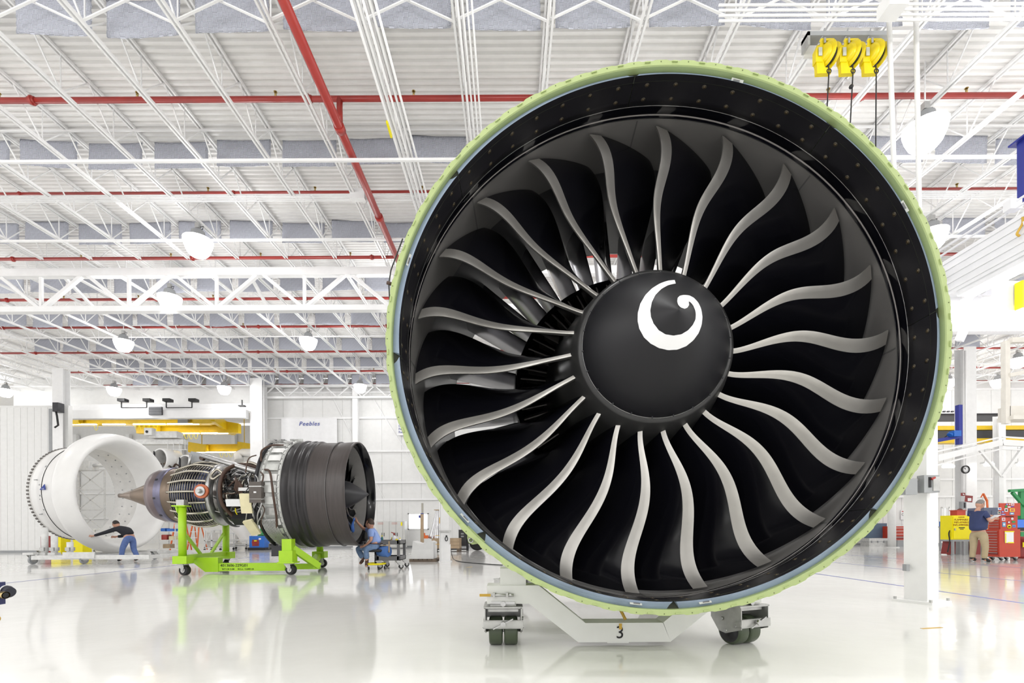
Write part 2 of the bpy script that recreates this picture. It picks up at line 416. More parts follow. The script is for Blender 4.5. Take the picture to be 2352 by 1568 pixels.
for py, Y, r, lab in ((225, 8.05, .045, 'thick red sprinkler pipe nearest the camera, crossing the upper picture'), (439, 10.4, .028, 'thin red sprinkler pipe running along the white conduits'),
                      (589, 12.4, .04, 'red sprinkler pipe just ahead of the deep girder'), (683, 14.9, .042, 'red sprinkler pipe seen through the deep girder'),
                      (747, 17.4, .042, 'first red sprinkler pipe beyond the deep girder'), (805, 20.0, .042, 'second red sprinkler pipe beyond the deep girder'),
                      (850, 22.6, .042, 'third red sprinkler pipe beyond the deep girder'), (880, 25.1, .035, 'red sprinkler pipe closest to the back wall')):
    pipe_row(py, Y, r, lab, max(-1.1 * Y - .5, -21), 1.1 * Y + .5)
t = thing('sprinkler_main', 'large red sprinkler main running away from the camera to the girder', 'pipe', (-3.0, 5, 7))
A, B = at(600, -80, 5.3), at(912, 592, 12.6)
xm = (A.x + B.x) / 2
A = Vector((xm, 5.0, roof(6.42, 5.0))); B = Vector((xm, 12.6, roof(6.42, 12.6)))
MB().cyl(A, B, .068, n=16).build('pipe', RED, t)
for y in (8.05, 10.5): MB().cyl((xm, y - .06, roof(6.42, y)), (xm, y + .06, roof(6.42, y)), .085, n=16).build('coupling', RED, t)
MB().cyl((xm, 8.05, roof(6.42, 8.05)), (xm, 8.05, at(1170, 225, 8.05).z), .05, n=12).build('tee', RED, t)

# conduits: bundle running away and bundle running across
t = thing('conduit_bundle', 'bundle of white conduits running away beside the red main', 'conduit', (-1.9, 5, 7))
for k in range(5):
    x = -1.95 + k * .075; MB().cyl((x, 4.6, roof(6.42, 4.6) + .02 * (k % 2)), (x + .02, 12.6, roof(6.42, 12.6)), .019, n=8).build('conduit', STEELW, t)
MB().bb(-1.98, -1.95, 7.9, 8.2, roof(6.4, 8) - .03, roof(6.4, 8) + .02).build('warning_label', YELB, t)
t = thing('conduit_bundle', 'bundle of white conduits crossing the hall below the thin red pipe', 'conduit', (0, 9.9, 7))
z0 = at(1170, 453, 9.95).z
for k in range(5): MB().cyl((-10.5, 9.95, z0 - .05 + k * .033), (11, 9.95, z0 - .06 + k * .036), .010, n=8).build('conduit', STEELW, t)
p = at(822, 448, 9.9)
MB().box(p, (.3, .12, .2)).build('junction_box', STEELW, t)
t = thing('conduit_bundle', 'pair of white conduits running away above the top of the fan', 'conduit', (-.66, 5, 7))
for k in range(4):
    x = -.62 + k * .06; MB().cyl((x, 4.6, roof(6.45, 4.6)), (x, 11, roof(6.45, 11)), .014, n=8).build('conduit', STEELW, t)
t = thing('conduit_bundle', 'group of white conduits and box over the yellow hose reels', 'conduit', (5, 5.6, 7))
for k in range(4):
    z = at(2000, 10 + k * 12, 5.7).z
    MB().cyl((2.5, 5.7, z), (8.2, 5.7, z), .014, n=8).build('conduit', STEELW, t)
MB().box(at(2050, 14, 5.6), (.22, .2, .16)).build('junction_box', STEELW, t)

# sound baffles
random.seed(4)
def baffle_mesh(seed):
    rnd = random.Random(seed); nx, nz = 20, 10; W, Hh, T = 1.03, .5, .05; V = []; F = []
    ph = [rnd.uniform(0, 6) for _ in range(6)]
    for s in (-1, 1):
        for j in range(nz + 1):
            for i in range(nx + 1):
                u, v = i / nx, j / nz; x = (u - .5) * W; z = (v - .5) * Hh
                e = min(1, min(u, 1 - u) * nx / 1.2) * min(1, min(v, 1 - v) * nz / 1.2)
                d = T * (.25 + .75 * e ** .5) + .012 * math.sin(x * 7 + ph[0]) * math.sin(z * 9 + ph[1])
                if j == 0: z -= .012 * math.sin(x * 4 + ph[2]) + .004 * math.sin(x * 95)
                if i in (0, nx): x += .006 * math.sin(z * 60 + ph[4])
                V.append((x, s * d * .5 + .02 * math.sin(x * 3 + ph[3]), z))
    m = (nx + 1) * (nz + 1)
    for j in range(nz):
        for i in range(nx):
            a = j * (nx + 1) + i; q = (a, a + 1, a + nx + 2, a + nx + 1); F.append(q); F.append(tuple(m + k for k in reversed(q)))
    ed = [i for i in range(nx + 1)] + [j * (nx + 1) + nx for j in range(1, nz + 1)] + [nz * (nx + 1) + i for i in range(nx - 1, -1, -1)] + [j * (nx + 1) for j in range(nz - 1, 0, -1)]
    for a, b in zip(ed, ed[1:] + ed[:1]): F.append((b, a, a + m, b + m))
    mb = MB(); mb.add(V, F, True); return mb.mesh('sound_baffle', BAFM)
bm_ = [baffle_mesh(k) for k in range(5)]
RN = ('row nearest the camera', 'second row from the camera', 'third row before the deep girder', 'fourth row behind the deep girder', 'fifth row from the camera', 'sixth row from the camera', 'seventh row from the camera', 'last row before the back wall')
for k in range(8):
    row = []
    Y = FP * H_BAF * (.0009 + .00035 * k)
    for x in JX:
        cx = x + .625
        if abs(cx) > Y * 1.07 + .6 or cx < -19.2 or cx > 19.5: continue
        px = 1170 + FP * cx / Y
        py = 1178 - FP * (H_BAF + .25) / Y
        if (px - 1500) ** 2 + (py - 775) ** 2 < 570 ** 2: continue
        o = put('sound_baffle', random.choice(bm_)); o.location = (cx + random.uniform(-.02, .02), Y + random.uniform(-.05, .05), roof(H_BAF, Y) + .25 + random.uniform(-.02, .02))
        o.rotation_euler = (random.uniform(-.05, .05), random.uniform(-.008, .008), random.uniform(-.03, .03))
        row.append((px, o))

    L_ = [o for px, o in row if px < 1500]; R_ = [o for px, o in row if px >= 1500][::-1]
    for side, LL in (('left', L_), ('right', R_)):
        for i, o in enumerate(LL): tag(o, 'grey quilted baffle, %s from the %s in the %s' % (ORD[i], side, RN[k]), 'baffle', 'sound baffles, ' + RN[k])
# cross bridging between the nearest joists
t = thing('cross_bridging', 'white crossed angle braces between the joists at the top of the picture', 'brace', (0, 6.43, 7))
for x in JX:
    if abs(x + .6) < 7.6:
        for a, b in ((H_CHORD, H_DECK - .05), (H_DECK - .05, H_CHORD)):
            MB().bar((x, 6.43 if a < b else 6.47, roof(a, 6.43)), (x + 1.25, 6.43 if a < b else 6.47, roof(b, 6.43)), .028, .018).build('brace', STEELW, t)
# high-bay lamps
def lamp(loc, lab):
    t = thing('high_bay_lamp', lab, 'lamp', loc, 'high bay lamps under the roof')
    x, y, z = loc
    M = Matrix.Translation(loc) @ Matrix.Rotation(R(90), 4, 'X')
    MB().lathe([(.30, -.13), (.30, -.10), (.27, .02), (.22, .14), (.16, .21), (.0, .235)], 28, M=Matrix.Translation(loc) @ Matrix.Rotation(R(-90), 4, 'X')).build('glass_bowl', BOWL, t)
    MB().lathe([(.305, -.13), (.20, -.16), (.15, -.24), (.13, -.33), (.06, -.38), (0, -.38)], 20, M=Matrix.Translation(loc) @ Matrix.Rotation(R(-90), 4, 'X')).build('ballast_housing', GREY, t)
    MB().box((x, y, z + .45), (.09, .09, .11)).build('mounting_box', ZINC, t)
    MB().tube([(x + .03, y, z + .42), (x + .12, y, z + .44), (x + .10, y, z + .37), (x, y, z + .36)], .008, 6).build('cord', BLACK, t)
    MB().cyl((x, y, z + .38), (x, y, roof(H_DECK, y) + .03), .012, n=6).build('hanger', STEELW, t)
    glow((x, y, z - .62), 48 if y < 21 else 32)
LP = ((455, 565, 'largest lit lamp at left under the joists, above the white cowl'), (390, 693, 'lit lamp hanging in front of the deep girder'), (284, 792, 'lit lamp above the white engine cowl, below the girder'),
      (708, 788, 'lit lamp above the blue lettered banner'), (13, 901, 'lit lamp at the left edge over the white partition'), (262, 898, 'lit lamp over the yellow crane at left'),
      (515, 895, 'lit lamp over the column between crane bay and banner'), (827, 891, 'lit lamp on the back wall column left of the fan'), (2125, 310, 'biggest lit lamp at upper right beside the white poles'),
      (2140, 548, 'lit lamp half hidden behind the right rim of the fan'), (2178, 880, 'lit lamp touching the right rim of the fan'), (2293, 880, 'lit lamp left of the timber post at right'), (2338, 832, 'lit lamp near the right edge above the timber frame'))
for px, py, lab in LP:
    dy = -unroll(px, py)[1] / FP; Y = 6.01 / (dy - SL); lamp(tuple(at(px, py, Y)), lab)
for x, y in ((2, 11), (6, 15), (2, 20), (10, 20), (-3.5, 14), (17, 13), (-16, 13)): glow((x, y, roof(5.4, y)), 60)
for x in (-32, -26, -20, -15):
    for y in (28, 33): glow((x, y, 6.2), 24)
# ------------------------------------------------------------------ the big fan
UR = 1.675
PC = Vector((.5587, .7125, 1.7628)) * UR; yaw, pit = .0383, -.0204
Cm = Matrix(((math.cos(ROLL), -math.sin(ROLL), 0), (0, 0, 1), (math.sin(ROLL), math.cos(ROLL), 0)))   # camera right, up, depth -> world
av = Vector((math.sin(yaw) * math.cos(pit), math.sin(pit), math.cos(yaw) * math.cos(pit)))
uv = Vector((0, 1, 0)).cross(av).normalized(); vv = av.cross(uv)
W3 = [Cm @ k for k in (uv, av, vv)]
FAN = Matrix(((W3[0][0], W3[1][0], W3[2][0], 0), (W3[0][1], W3[1][1], W3[2][1], 0), (W3[0][2], W3[1][2], W3[2][2], 0), (0, 0, 0, 1)))
FAN = Matrix.Translation(Cm @ PC + Vector((0, 0, EYE))) @ FAN @ Matrix.Scale(UR, 4)
fc = FAN.translation
fan = thing('turbofan_engine', 'huge jet engine fan module with black blades inside a pale green flanged case', 'engine', (fc.x, fc.y, 0))
FL = Matrix.Translation((-fc.x, -fc.y, 0)) @ FAN
def rot(a): return Matrix.Rotation(a, 4, 'Y')
def fpart(name, mb, m, M=None, parent=None):
    if parent: return put(name, mb if not isinstance(mb, MB) else mb.mesh(name, m), parent, M if M is not None else Matrix())
    return put(name, mb if not isinstance(mb, MB) else mb.mesh(name, m), fan, FL @ (M if M is not None else Matrix()))
# scalloped green flange
NH = 64; n = NH * 24
def ro(t):
    k = (t / (2 * PI) * NH) % 1
    s = max(0, min(1, (abs(k - .5) - .20) / .09)); return 1.0180 + .0032 * s
prof = [(.9995, .028), (.9995, .004), (1.0018, 0), 'o0', 'o1', (1.004, .016), (1.002, .10)]
mb = MB(); V = []
for q in prof:
    for j in range(n):
        t = 2 * PI * j / n
        r, d = (ro(t), .0) if q == 'o0' else (ro(t), .011) if q == 'o1' else q
        V.append((r * math.sin(t), d, r * math.cos(t)))
mb.add(V, [(i * n + j, i * n + (j + 1) % n, (i + 1) * n + (j + 1) % n, (i + 1) * n + j) for i in range(len(prof) - 1) for j in range(n)])
fl_o = fpart('front_flange', mb, GREENP)
HD = mat('bolt_hole_dark', (.10, .13, .04), .6, var=0)
hole = MB().cyl((0, -.0008, 1.0145), (0, .004, 1.0145), .0022, n=10).mesh('bolt_hole', HD)
pad = MB().box((0, -.0022, 1.0128), (.0205, .005, .0042)).mesh('nut_plate', GREENP)
for k in range(NH):
    put('bolt_hole', hole, fl_o, rot((k) * 2 * PI / NH)); put('nut_plate', pad, fl_o, rot((k + .5) * 2 * PI / NH))
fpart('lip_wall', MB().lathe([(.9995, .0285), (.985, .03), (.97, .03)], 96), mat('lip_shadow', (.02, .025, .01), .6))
# outer skin of the case behind the flange
fpart('fan_case_skin', MB().lathe([(1.0, .03), (.998, .25), (1.004, .26), (1.004, .30), (.995, .31), (.99, .6), (.985, 1.03), (.965, 1.06), (.93, 1.055)], 128), GREENP)
for d in (.34, .62, .86): fpart('case_hoop', MB().lathe([(.985, d), (1.03, d), (1.03, d + .02), (.985, d + .02)], 128, smooth=False), GREENP)
MB_l = MB().lathe([(.9995, .026), (.9712, .002), (.9706, .004)], 40, 0, R(45))
gaps = [-5.6, 38.7, 85.8, 131, 177.8, 222, 266.4, 309.3, 354.4]
fm = mat('tie_fastener', (.20, .15, .08), .45, .5)
fast = MB().lathe([(.0085, 0), (.0085, -.001), (0, -.001)], 16).mesh('fastener', mat('fastener_ring', (.045, .036, .022), .5, .2))
fst2 = MB().lathe([(.0032, -.0012), (.0032, -.002), (0, -.002)], 10).mesh('fastener_core', FAST)
for k in range(8):
    a0, a1 = R(gaps[k]), R(gaps[k + 1]); g0 = R(.55)
    # blue grey edge segment, cut back to a V at both ends
    N = 44; V = []; F = []
    for j in range(N + 1):
        for (r, d, e) in ((.9995, .0265, R(1.25)), (.985, .0165, R(.9)), (.9712, .003, R(.35))):
            t = a0 + e + (a1 - a0 - 2 * e) * j / N; V.append((r * math.sin(t), d, r * math.cos(t)))
        t = a0 + R(.3) + (a1 - a0 - R(.6)) * j / N; V.append((.972 * math.sin(t), .03, .972 * math.cos(t)))
    for j in range(N):
        for q in range(3): F.append((j * 4 + q, j * 4 + q + 1, j * 4 + q + 5, j * 4 + q + 4))
    F += [(0, 3, 2, 1), (N * 4, N * 4 + 1, N * 4 + 2, N * 4 + 3)]
    mb = MB(); mb.add(V, F, False); seg = fpart('edge_segment', mb, BLUEF)
    if k in (0, 1, 3, 4, 5, 6):
        t = a0 + (a1 - a0) * (.18 if k in (4,) else .86 if k == 3 else .5 if k != 5 else .12)
        M = rot(t) @ Matrix.Translation((0, .0125, .9845)) @ Matrix.Rotation(R(41), 4, 'X')
        lb = put('part_label', MB().box((0, -.001, 0), (.044, .001, .011)).mesh('part_label', STICK), seg, M)
        put('bar_code', (lambda m_: [m_.box((-.014 + i * .0022, -.0022, 0), (.0012, .0006, .006)) for i in range(11)] and m_)(MB()).mesh('bar_code', mat('grey_print', (.13, .13, .13), .7)), seg, M)
    # black acoustic panel with two rows of fasteners
    pn = fpart('acoustic_panel', MB().lathe([(.9705, .003), (.9708, .05), (.9712, .10), (.9715, .135), (.975, .1355)], 40, a0 + R(.06), a1 - R(.06)), BLACKP)
    for j in range(7):
        t = a0 + (a1 - a0) * (j + .5) / 7
        for r, d in ((.9702, .044), (.9706, .104)):
            M = rot(t) @ Matrix.Translation((0, d, r)) @ Matrix.Rotation(R(-90), 4, 'X') @ Matrix.Scale(-1, 4, (0, 1, 0))
            M = rot(t) @ Matrix.Translation((0, d, r)) @ Matrix.Rotation(R(90), 4, 'X') @ Matrix.Rotation(PI, 4, 'X')
            M = rot(t) @ Matrix.Translation((0, d, r)) @ Matrix(((1, 0, 0, 0), (0, 0, 1, 0), (0, 1, 0, 0), (0, 0, 0, 1)))
            put('fastener', fast, pn, M); put('fastener_core', fst2, pn, M)
fpart('seal_groove', MB().lathe([(.976, .1352), (.9752, .138), (.9752, .174), (.9765, .176), (.9765, .196), (.9755, .197)], 160), BLACKG)
fpart('step_edge', MB().lathe([(.9716, .1335), (.9709, .1345), (.9712, .1360)], 160), METAL)
fpart('seal_line', MB().lathe([(.9762, .178), (.9756, .1795), (.9756, .1835), (.9762, .185)], 160), mat('seal_grey', (.30, .28, .27), .5))
fpart('tip_shroud', MB().lathe([(.9752, .198), (.9762, .205), (.9768, .35), (.974, .47)], 160), CASEG)
fpart('rear_duct', MB().lathe([(.974, .47), (.972, .5), (.965, .7), (.95, .9), (.93, 1.06)], 128), mat('rear_duct_black', (.025, .025, .027), .3, var=.15, scale=3))
for k in range(8):
    t = R(gaps[k] + 3)
    fpart('shroud_seam', MB().lathe([(.975, .205), (.9755, .45)], 2, t, t + R(.35)), mat('seam', (.07, .07, .068), .6))
# blades
rk = [.26, .40, .55, .70, .82, .93]
tA = [.1166, .0686, .0186, .0417, .0685, .0549]; zA = [.1359, .1663, .1503, .1845, .2121, .2179]
tB = [.1868, .1179, .0744, .097, .1236, .1109]; zB = [.1427, .1817, .175, .214, .2397, .2406]
pf = lambda v: np.polyfit(rk, v, 5)
PA, QA, PB, QB = pf(tA), pf(zA), pf(tB), pf(zB)
rt = [.24, .40, .55, .66, .74, .84, .965]
PT = np.polyfit(rt, [.37, .35, .345, .37, .39, .385, .352], 4); QT = np.polyfit(rt, [.52, .52, .505, .48, .46, .43, .410], 4)
def P3(r, t, z): return (r * math.sin(t), z, r * math.cos(t))
NR, NC = 40, 16
def blade_rows():
    rows = []
    for i in range(NR + 1):
        r = .285 + (.9655 - .285) * i / NR
        e = lambda p: float(np.polyval(p, r))
        ta, za, tb, zb, tt, zt = e(PA), e(QA), e(PB), e(QB), e(PT), e(QT)
        ex = 1.75 - .6 * min(1, (r - .28) / .55); 
        fr = []
        for j in range(NC + 1):
            c = j / NC; fr.append((tb + (tt - tb) * (1 - (1 - c) ** ex), zb + (zt - zb) * c ** (1 + (ex - 1) * .2)))
        dt, dz = (tt - ta) * r, zt - za; L = math.hypot(dt, dz); ct, cz = dt / L, dz / L
        th = .020 - .010 * min(1, (r - .28) / .68)
        bk = []
        for j, (t, z) in enumerate(fr):
            c = j / NC; k = th * (1 - c) ** .8 * (1 + 1.2 * c) + .0015
            bk.append((t - cz * k / r, z + ct * k))
        tm, zm = ta * .45 + tb * .55, za * .45 + zb * .55 - .001
        nose_b = (ta - cz * .0015 / r + .0, za + .006 + .004 * ct)
        rows.append((r, (ta, za), (tm, zm), fr, bk, nose_b))
    return rows
RW = blade_rows()
def grid(rows):
    n = len(rows[0]); V = [p for r_ in rows for p in r_]; F = [(i * n + j, i * n + j + 1, (i + 1) * n + j + 1, (i + 1) * n + j) for i in range(len(rows) - 1) for j in range(n - 1)]
    return V, F
body = MB()
body.add(*grid([[P3(r, *p) for p in fr] for r, a, m_, fr, bk, nb_ in RW]), True)
body.add(*grid([[P3(r, *p) for p in bk] for r, a, m_, fr, bk, nb_ in RW]), True)
body.add(*grid([[P3(RW[-1][0], *p), P3(RW[-1][0], *q)] for p, q in zip(RW[-1][3], RW[-1][4])]), False)
body.add(*grid([[P3(r, *fr[-1]), P3(r, *bk[-1])] for r, a, m_, fr, bk, nb_ in RW]), False)
edge = MB()
edge.add(*grid([[P3(r, *bk[2]), P3(r, bk[0][0], bk[0][1]), P3(r, *nb_), P3(r, *a)] for r, a, m_, fr, bk, nb_ in RW]), True)
edge.add(*grid([[P3(r, *a), P3(r, a[0] + (m_[0] - a[0]) * .3, a[1] + (m_[1] - a[1]) * .2 - .0006), P3(r, *m_), P3(r, fr[0][0], fr[0][1] - .0008)] for r, a, m_, fr, bk, nb_ in RW]), True)
edge.add(*grid([[P3(r, fr[0][0], fr[0][1] - .0008), P3(r, fr[0][0] + .0004, fr[0][1] + .0006)] for r, a, m_, fr, bk, nb_ in RW]), False)
bme = body.mesh('fan_blade', BLACKG); eme = edge.mesh('leading_edge', TITAN)
for k in range(22):
    b_ = put('fan_blade', bme, fan, FL @ rot(k * 2 * PI / 22)); put('leading_edge', eme, b_)
# hub, spinner
fpart('hub', MB().lathe([(.272, .100), (.286, .101), (.300, .110), (.325, .20), (.36, .35), (.39, .5), (.405, .62), (.41, .80), (0, .80)], 96), mat('hub_black', (.03, .03, .03), .3, .3, var=.1))
def sprof(s): return (1 - (1 - s) ** 1.35) ** .9
SP = [(.28 * sprof(s), -.19 + .288 * s) for s in [0, .004, .012, .03, .06, .1, .15, .2, .27, .34, .42, .5, .58, .66, .74, .82, .9, .96, 1]] + [(.2815, .1)]
sp = fpart('spinner', MB().lathe(SP, 128), SPIN)
fpart('spinner_rim', MB().lathe([(.2805, .0975), (.2825, .099), (.2815, .102)], 128), METAL)
bolt = MB().cyl((0, .088, .276), (0, .088, .284), .003, n=8).mesh('rim_bolt', DARKM)
for k in range(22): put('rim_bolt', bolt, sp, rot(k * 2 * PI / 22 + .06))
def s_of_r(r):
    lo, hi = 0, 1
    for _ in range(40):
        m_ = (lo + hi) / 2
        if .28 * sprof(m_) < r: lo = m_
        else: hi = m_
    return -.19 + .288 * lo
oo = [(.1745, .165), (.165, .011), (.1517, -.192), (.1394, -.442), (.1302, -.709), (.1228, -1.007), (.1178, -1.302), (.1148, -1.551), (.1126, -1.807), (.1102, -2.117), (.1073, -2.402), (.1058, -2.694), (.1046, -3.0), (.1038, -3.301), (.1024, -3.599), (.1003, -3.905), (.0994, -4.208), (.0992, -4.5), (.1005, -4.781), (.1035, -5.063), (.1062, -5.304), (.1051, -5.509), (.0986, -5.673), (.085, -5.858), (.0724, -6.023), (.0585, -6.15), (.0404, -6.236)]
ii = [(.1475, .165), (.1327, -.048), (.1178, -.283), (.1033, -.58), (.0911, -.903), (.0825, -1.253), (.0773, -1.556), (.0731, -1.892), (.0707, -2.292), (.0689, -2.666), (.0669, -3.059), (.0662, -3.459), (.0656, -3.848), (.0664, -4.209), (.0692, -4.52), (.0696, -4.782), (.0727, -5.116), (.0737, -5.367), (.0687, -5.546), (.0534, -5.328), (.0382, -5.168), (.0242, -5.087), (.0134, -5.484)]
def onsp(r, t, lift=.0016):
    z = s_of_r(r); return Vector((r * math.sin(t), z - lift, r * math.cos(t)))
def resample(L, n):
    pts = [Vector((r * math.sin(t), r * math.cos(t))) for r, t in L]; d = [0]
    for a, b in zip(pts, pts[1:]): d.append(d[-1] + (b - a).length)
    out = []
    for i in range(n):
        s = d[-1] * i / (n - 1); k = 0
        while k < len(d) - 2 and d[k + 1] < s: k += 1
        u = (s - d[k]) / (d[k + 1] - d[k]); out.append(pts[k] * (1 - u) + pts[k + 1] * u)
    return out
def lift2(p): return Vector((p.x, s_of_r(p.length) - .0016, p.y))
oi = [p for p in oo]; 
tipr = [(.0404, -6.236), (.0205, -6.206), (.0134, -5.484)]
NS = 90
o1 = resample(oo, NS); i1 = resample(ii[:19], NS)
mb = MB(); V = []
for a, b in zip(o1, i1):
    for q in range(5): V.append(lift2(a.lerp(b, q / 4)))
F = [(i * 5 + q, i * 5 + q + 1, i * 5 + q + 6, i * 5 + q + 5) for i in range(NS - 1) for q in range(4)]
mb.add(V, F, True)
# the ball that ends the spiral: fan of triangles round its middle
ball = [(.0404, -6.236), (.0300, -6.25), (.0205, -6.206), (.0140, -5.9), (.0134, -5.484), (.0242, -5.087), (.0382, -5.168), (.0534, -5.328), (.0687, -5.546), (.064, -5.8), (.0585, -6.15)]
bp_ = [Vector((r * math.sin(t), r * math.cos(t))) for r, t in ball]; cc = Vector((0, 0))
for p in bp_: cc += p / len(bp_)
V = [lift2(cc)]; F = []
for ring in (.33, .66, 1):
    for p in bp_: V.append(lift2(cc.lerp(p, ring)))
nb_ = len(bp_)
for j in range(nb_): F.append((0, 1 + j, 1 + (j + 1) % nb_))
for rg in range(2):
    for j in range(nb_): a = 1 + rg * nb_ + j; b = 1 + rg * nb_ + (j + 1) % nb_; F.append((a, a + nb_, b + nb_, b))
mb.add(V, F, True)
put('spiral_mark', mb.mesh('spiral_mark', SWIRLW), sp)
# booster inlet, core cowl, struts and outlet vanes behind the blades
fpart('splitter', MB().lathe([(.49, .80), (.515, .68), (.535, .632), (.545, .625), (.553, .635), (.565, .70), (.575, .9), (.58, 1.1), (0, 1.1)], 96), BLACKG)
gv = MB()
for s in (0, 1):
    pass
rows = []
for i in range(5):
    z = .63 + i * .03; rows.append([(.018 * math.sin(i * .7) + .004 * i, z, .40), (.018 * math.sin(i * .7) + .004 * i, z, .53)])
gv.add(*grid(rows), True); gv.add(*grid([[(a[0] + .006, a[1], a[2]) for a in r_] for r_ in rows]), True); gv.add(*grid([[rows[0][0], rows[0][1]], [(rows[0][0][0] + .006, rows[0][0][1], .40), (rows[0][0][0] + .006, rows[0][0][1], .53)]]), False)
gme = gv.mesh('inlet_guide_vane', mat('guide_vane_dark', (.34, .32, .30), .3, .8))
for k in range(64): put('inlet_guide_vane', gme, fan, FL @ rot(k * 2 * PI / 64))
ov = MB(); rows = []
for s_ in range(9):
    u = s_ / 8; row = []
    for r in (.55, .65, .75, .85, .955):
        row.append((.055 * (1 - u) ** 1.6 - .01, .80 + .15 * u + (.955 - r) * .12, r))
    rows.append(row)
ov.add(*grid(rows), True)
ov.add(*grid([[(x + .016 * math.sin(PI * min(1, i / 8 + .08)), y, z) for x, y, z in row] for i, row in enumerate(rows)]), True)
ome = ov.mesh('outlet_guide_vane', CHROME)
for k in range(40): put('outlet_guide_vane', ome, fan, FL @ rot(k * 2 * PI / 40 + .03))
fpart('lifting_lug', MB().prism([(-.05, 0), (.04, 0), (.010, .035), (-.006, .045), (-.022, .040)], .02, .06, rot(R(223.5)) @ Matrix.Translation((0, 0, .995))), GREENP)
fpart('lug_bush', MB().lathe([(.006, .015), (.0095, .012), (.0095, .065), (.005, .065), (.005, .012)], 20, M=rot(R(223.5)) @ Matrix.Translation((-.007, 0, 1.027))), METAL)
p = at(897, 640, 3.05)
fpart('sling_cable', MB().tube([FAN.inverted() @ q for q in (at(925, 548, 3.05), at(898, 620, 3.05), at(893, 650, 3.05), at(895, 690, 3.05))], .0025, 6), BLACK)
fpart('cable_clamp', MB().cyl(FAN.inverted() @ at(889, 649, 3.05), FAN.inverted() @ at(899, 652, 3.05), .0065, n=10), HOSE)

# ------------------------------------------------------------------ white stand under the fan
SY = 3.72
q = lambda px, py: at(px, py, SY)
c0 = at(1434, 1450, SY); ZR = lambda py: at(1434, py, SY).z
st = thing('engine_stand', 'white welded engine stand with the number 3 under the big fan', 'stand', (c0.x, 4.5, 0))
def mirror_poly(P): return [(2 * c0.x - x, z) for x, z in P]
S_ = SY / FP; X_ = lambda px: c0.x + (px - 1434) * S_
def poly(L): return [(X_(a), ZR(b)) for a, b in L]
low_ = poly([(1328, 1474), (1540, 1474), (1524, 1430), (1345, 1430)])
MB().prism(low_, SY, SY + .18).build('cross_beam', WHITE, st)
arm = poly([(1328, 1474), (1345, 1430), (1238, 1343), (1216, 1385)])
MB().prism(arm, SY, SY + .18).build('sloping_arm', WHITE, st); MB().prism(list(reversed(mirror_poly(arm))), SY, SY + .18).build('sloping_arm', WHITE, st)
blk = poly([(1119, 1385), (1216, 1385), (1238, 1343), (1119, 1343)])
for PP, sg in ((blk, 1), (list(reversed(mirror_poly(blk))), -1)):
    MB().prism(PP, SY, SY + .20).build('corner_block', WHITE, st)
    cx = (PP[0][0] + PP[1][0]) / 2
for sg in (-1, 1):
    cx = c0.x + sg * 258 * S_
    MB().bb(cx - .09, cx + .11 , SY + .02, SY + .2, ZR(1343), ZR(1343) + .13 + .25 * 0).build('riser', WHITE, st)
    MB().bb(cx - .10 + .0, cx + .10, SY + .2, SY + 2.3, ZR(1385) + .02, ZR(1345)).build('side_rail', WHITE, st)
    MB().bb(cx - .09, cx + .09, SY + 1.5, SY + 1.68, ZR(1345), 1.2).build('rear_post', WHITE, st)
    MB().bb(cx - .13 - .05 * sg, cx + .13 - .05 * sg, SY + 1.48, SY + 1.7, 1.2, 1.26).build('post_plate', ZINC, st)
    MB().bar((cx, SY + .9, ZR(1350)), (cx, SY + 1.5, .95), .07).build('post_brace', WHITE, st)
MB().bb(c0.x - .86, c0.x + .86, SY + 2.1, SY + 2.28, .22, .34).build('rear_cross_beam', WHITE, st)
text('3', .135, INK, st, TX((X_(1424), SY - .002, ZR(1453)), 0), 'number_3')
tg = MB().box((X_(1425), SY - .004, ZR(1438)), (.022, .003, .045)).build('strap_tag', YTAG, st)
MB().tube([(X_(1432), SY + .1, ZR(1405)), (X_(1436), SY + .08, ZR(1414)), (X_(1441), SY + .06, ZR(1426))], .012, 6).build('strap', YTAG, st)
pz = ZR(1364); lp = MB().cyl((X_(1130), SY - .02, pz), (X_(1180), SY - .02, pz), .010, n=10); lp.cyl((X_(1170), SY - .02, pz), (X_(1180), SY - .02, pz), .012, n=10)
for px in (1135, 1165): lp.box((X_(px), SY - .015, pz), (.016, .03, .04))
lp.build('lock_pin', ZINC, st); MB().box((X_(1115), SY - .02, pz), (.085, .006, .02)).build('pin_flag', YTAG, st)
MB().bb(X_(1395), X_(1445), SY + .01, SY + .15, ZR(1477), ZR(1474)).build('wear_plate', WHITE, st)
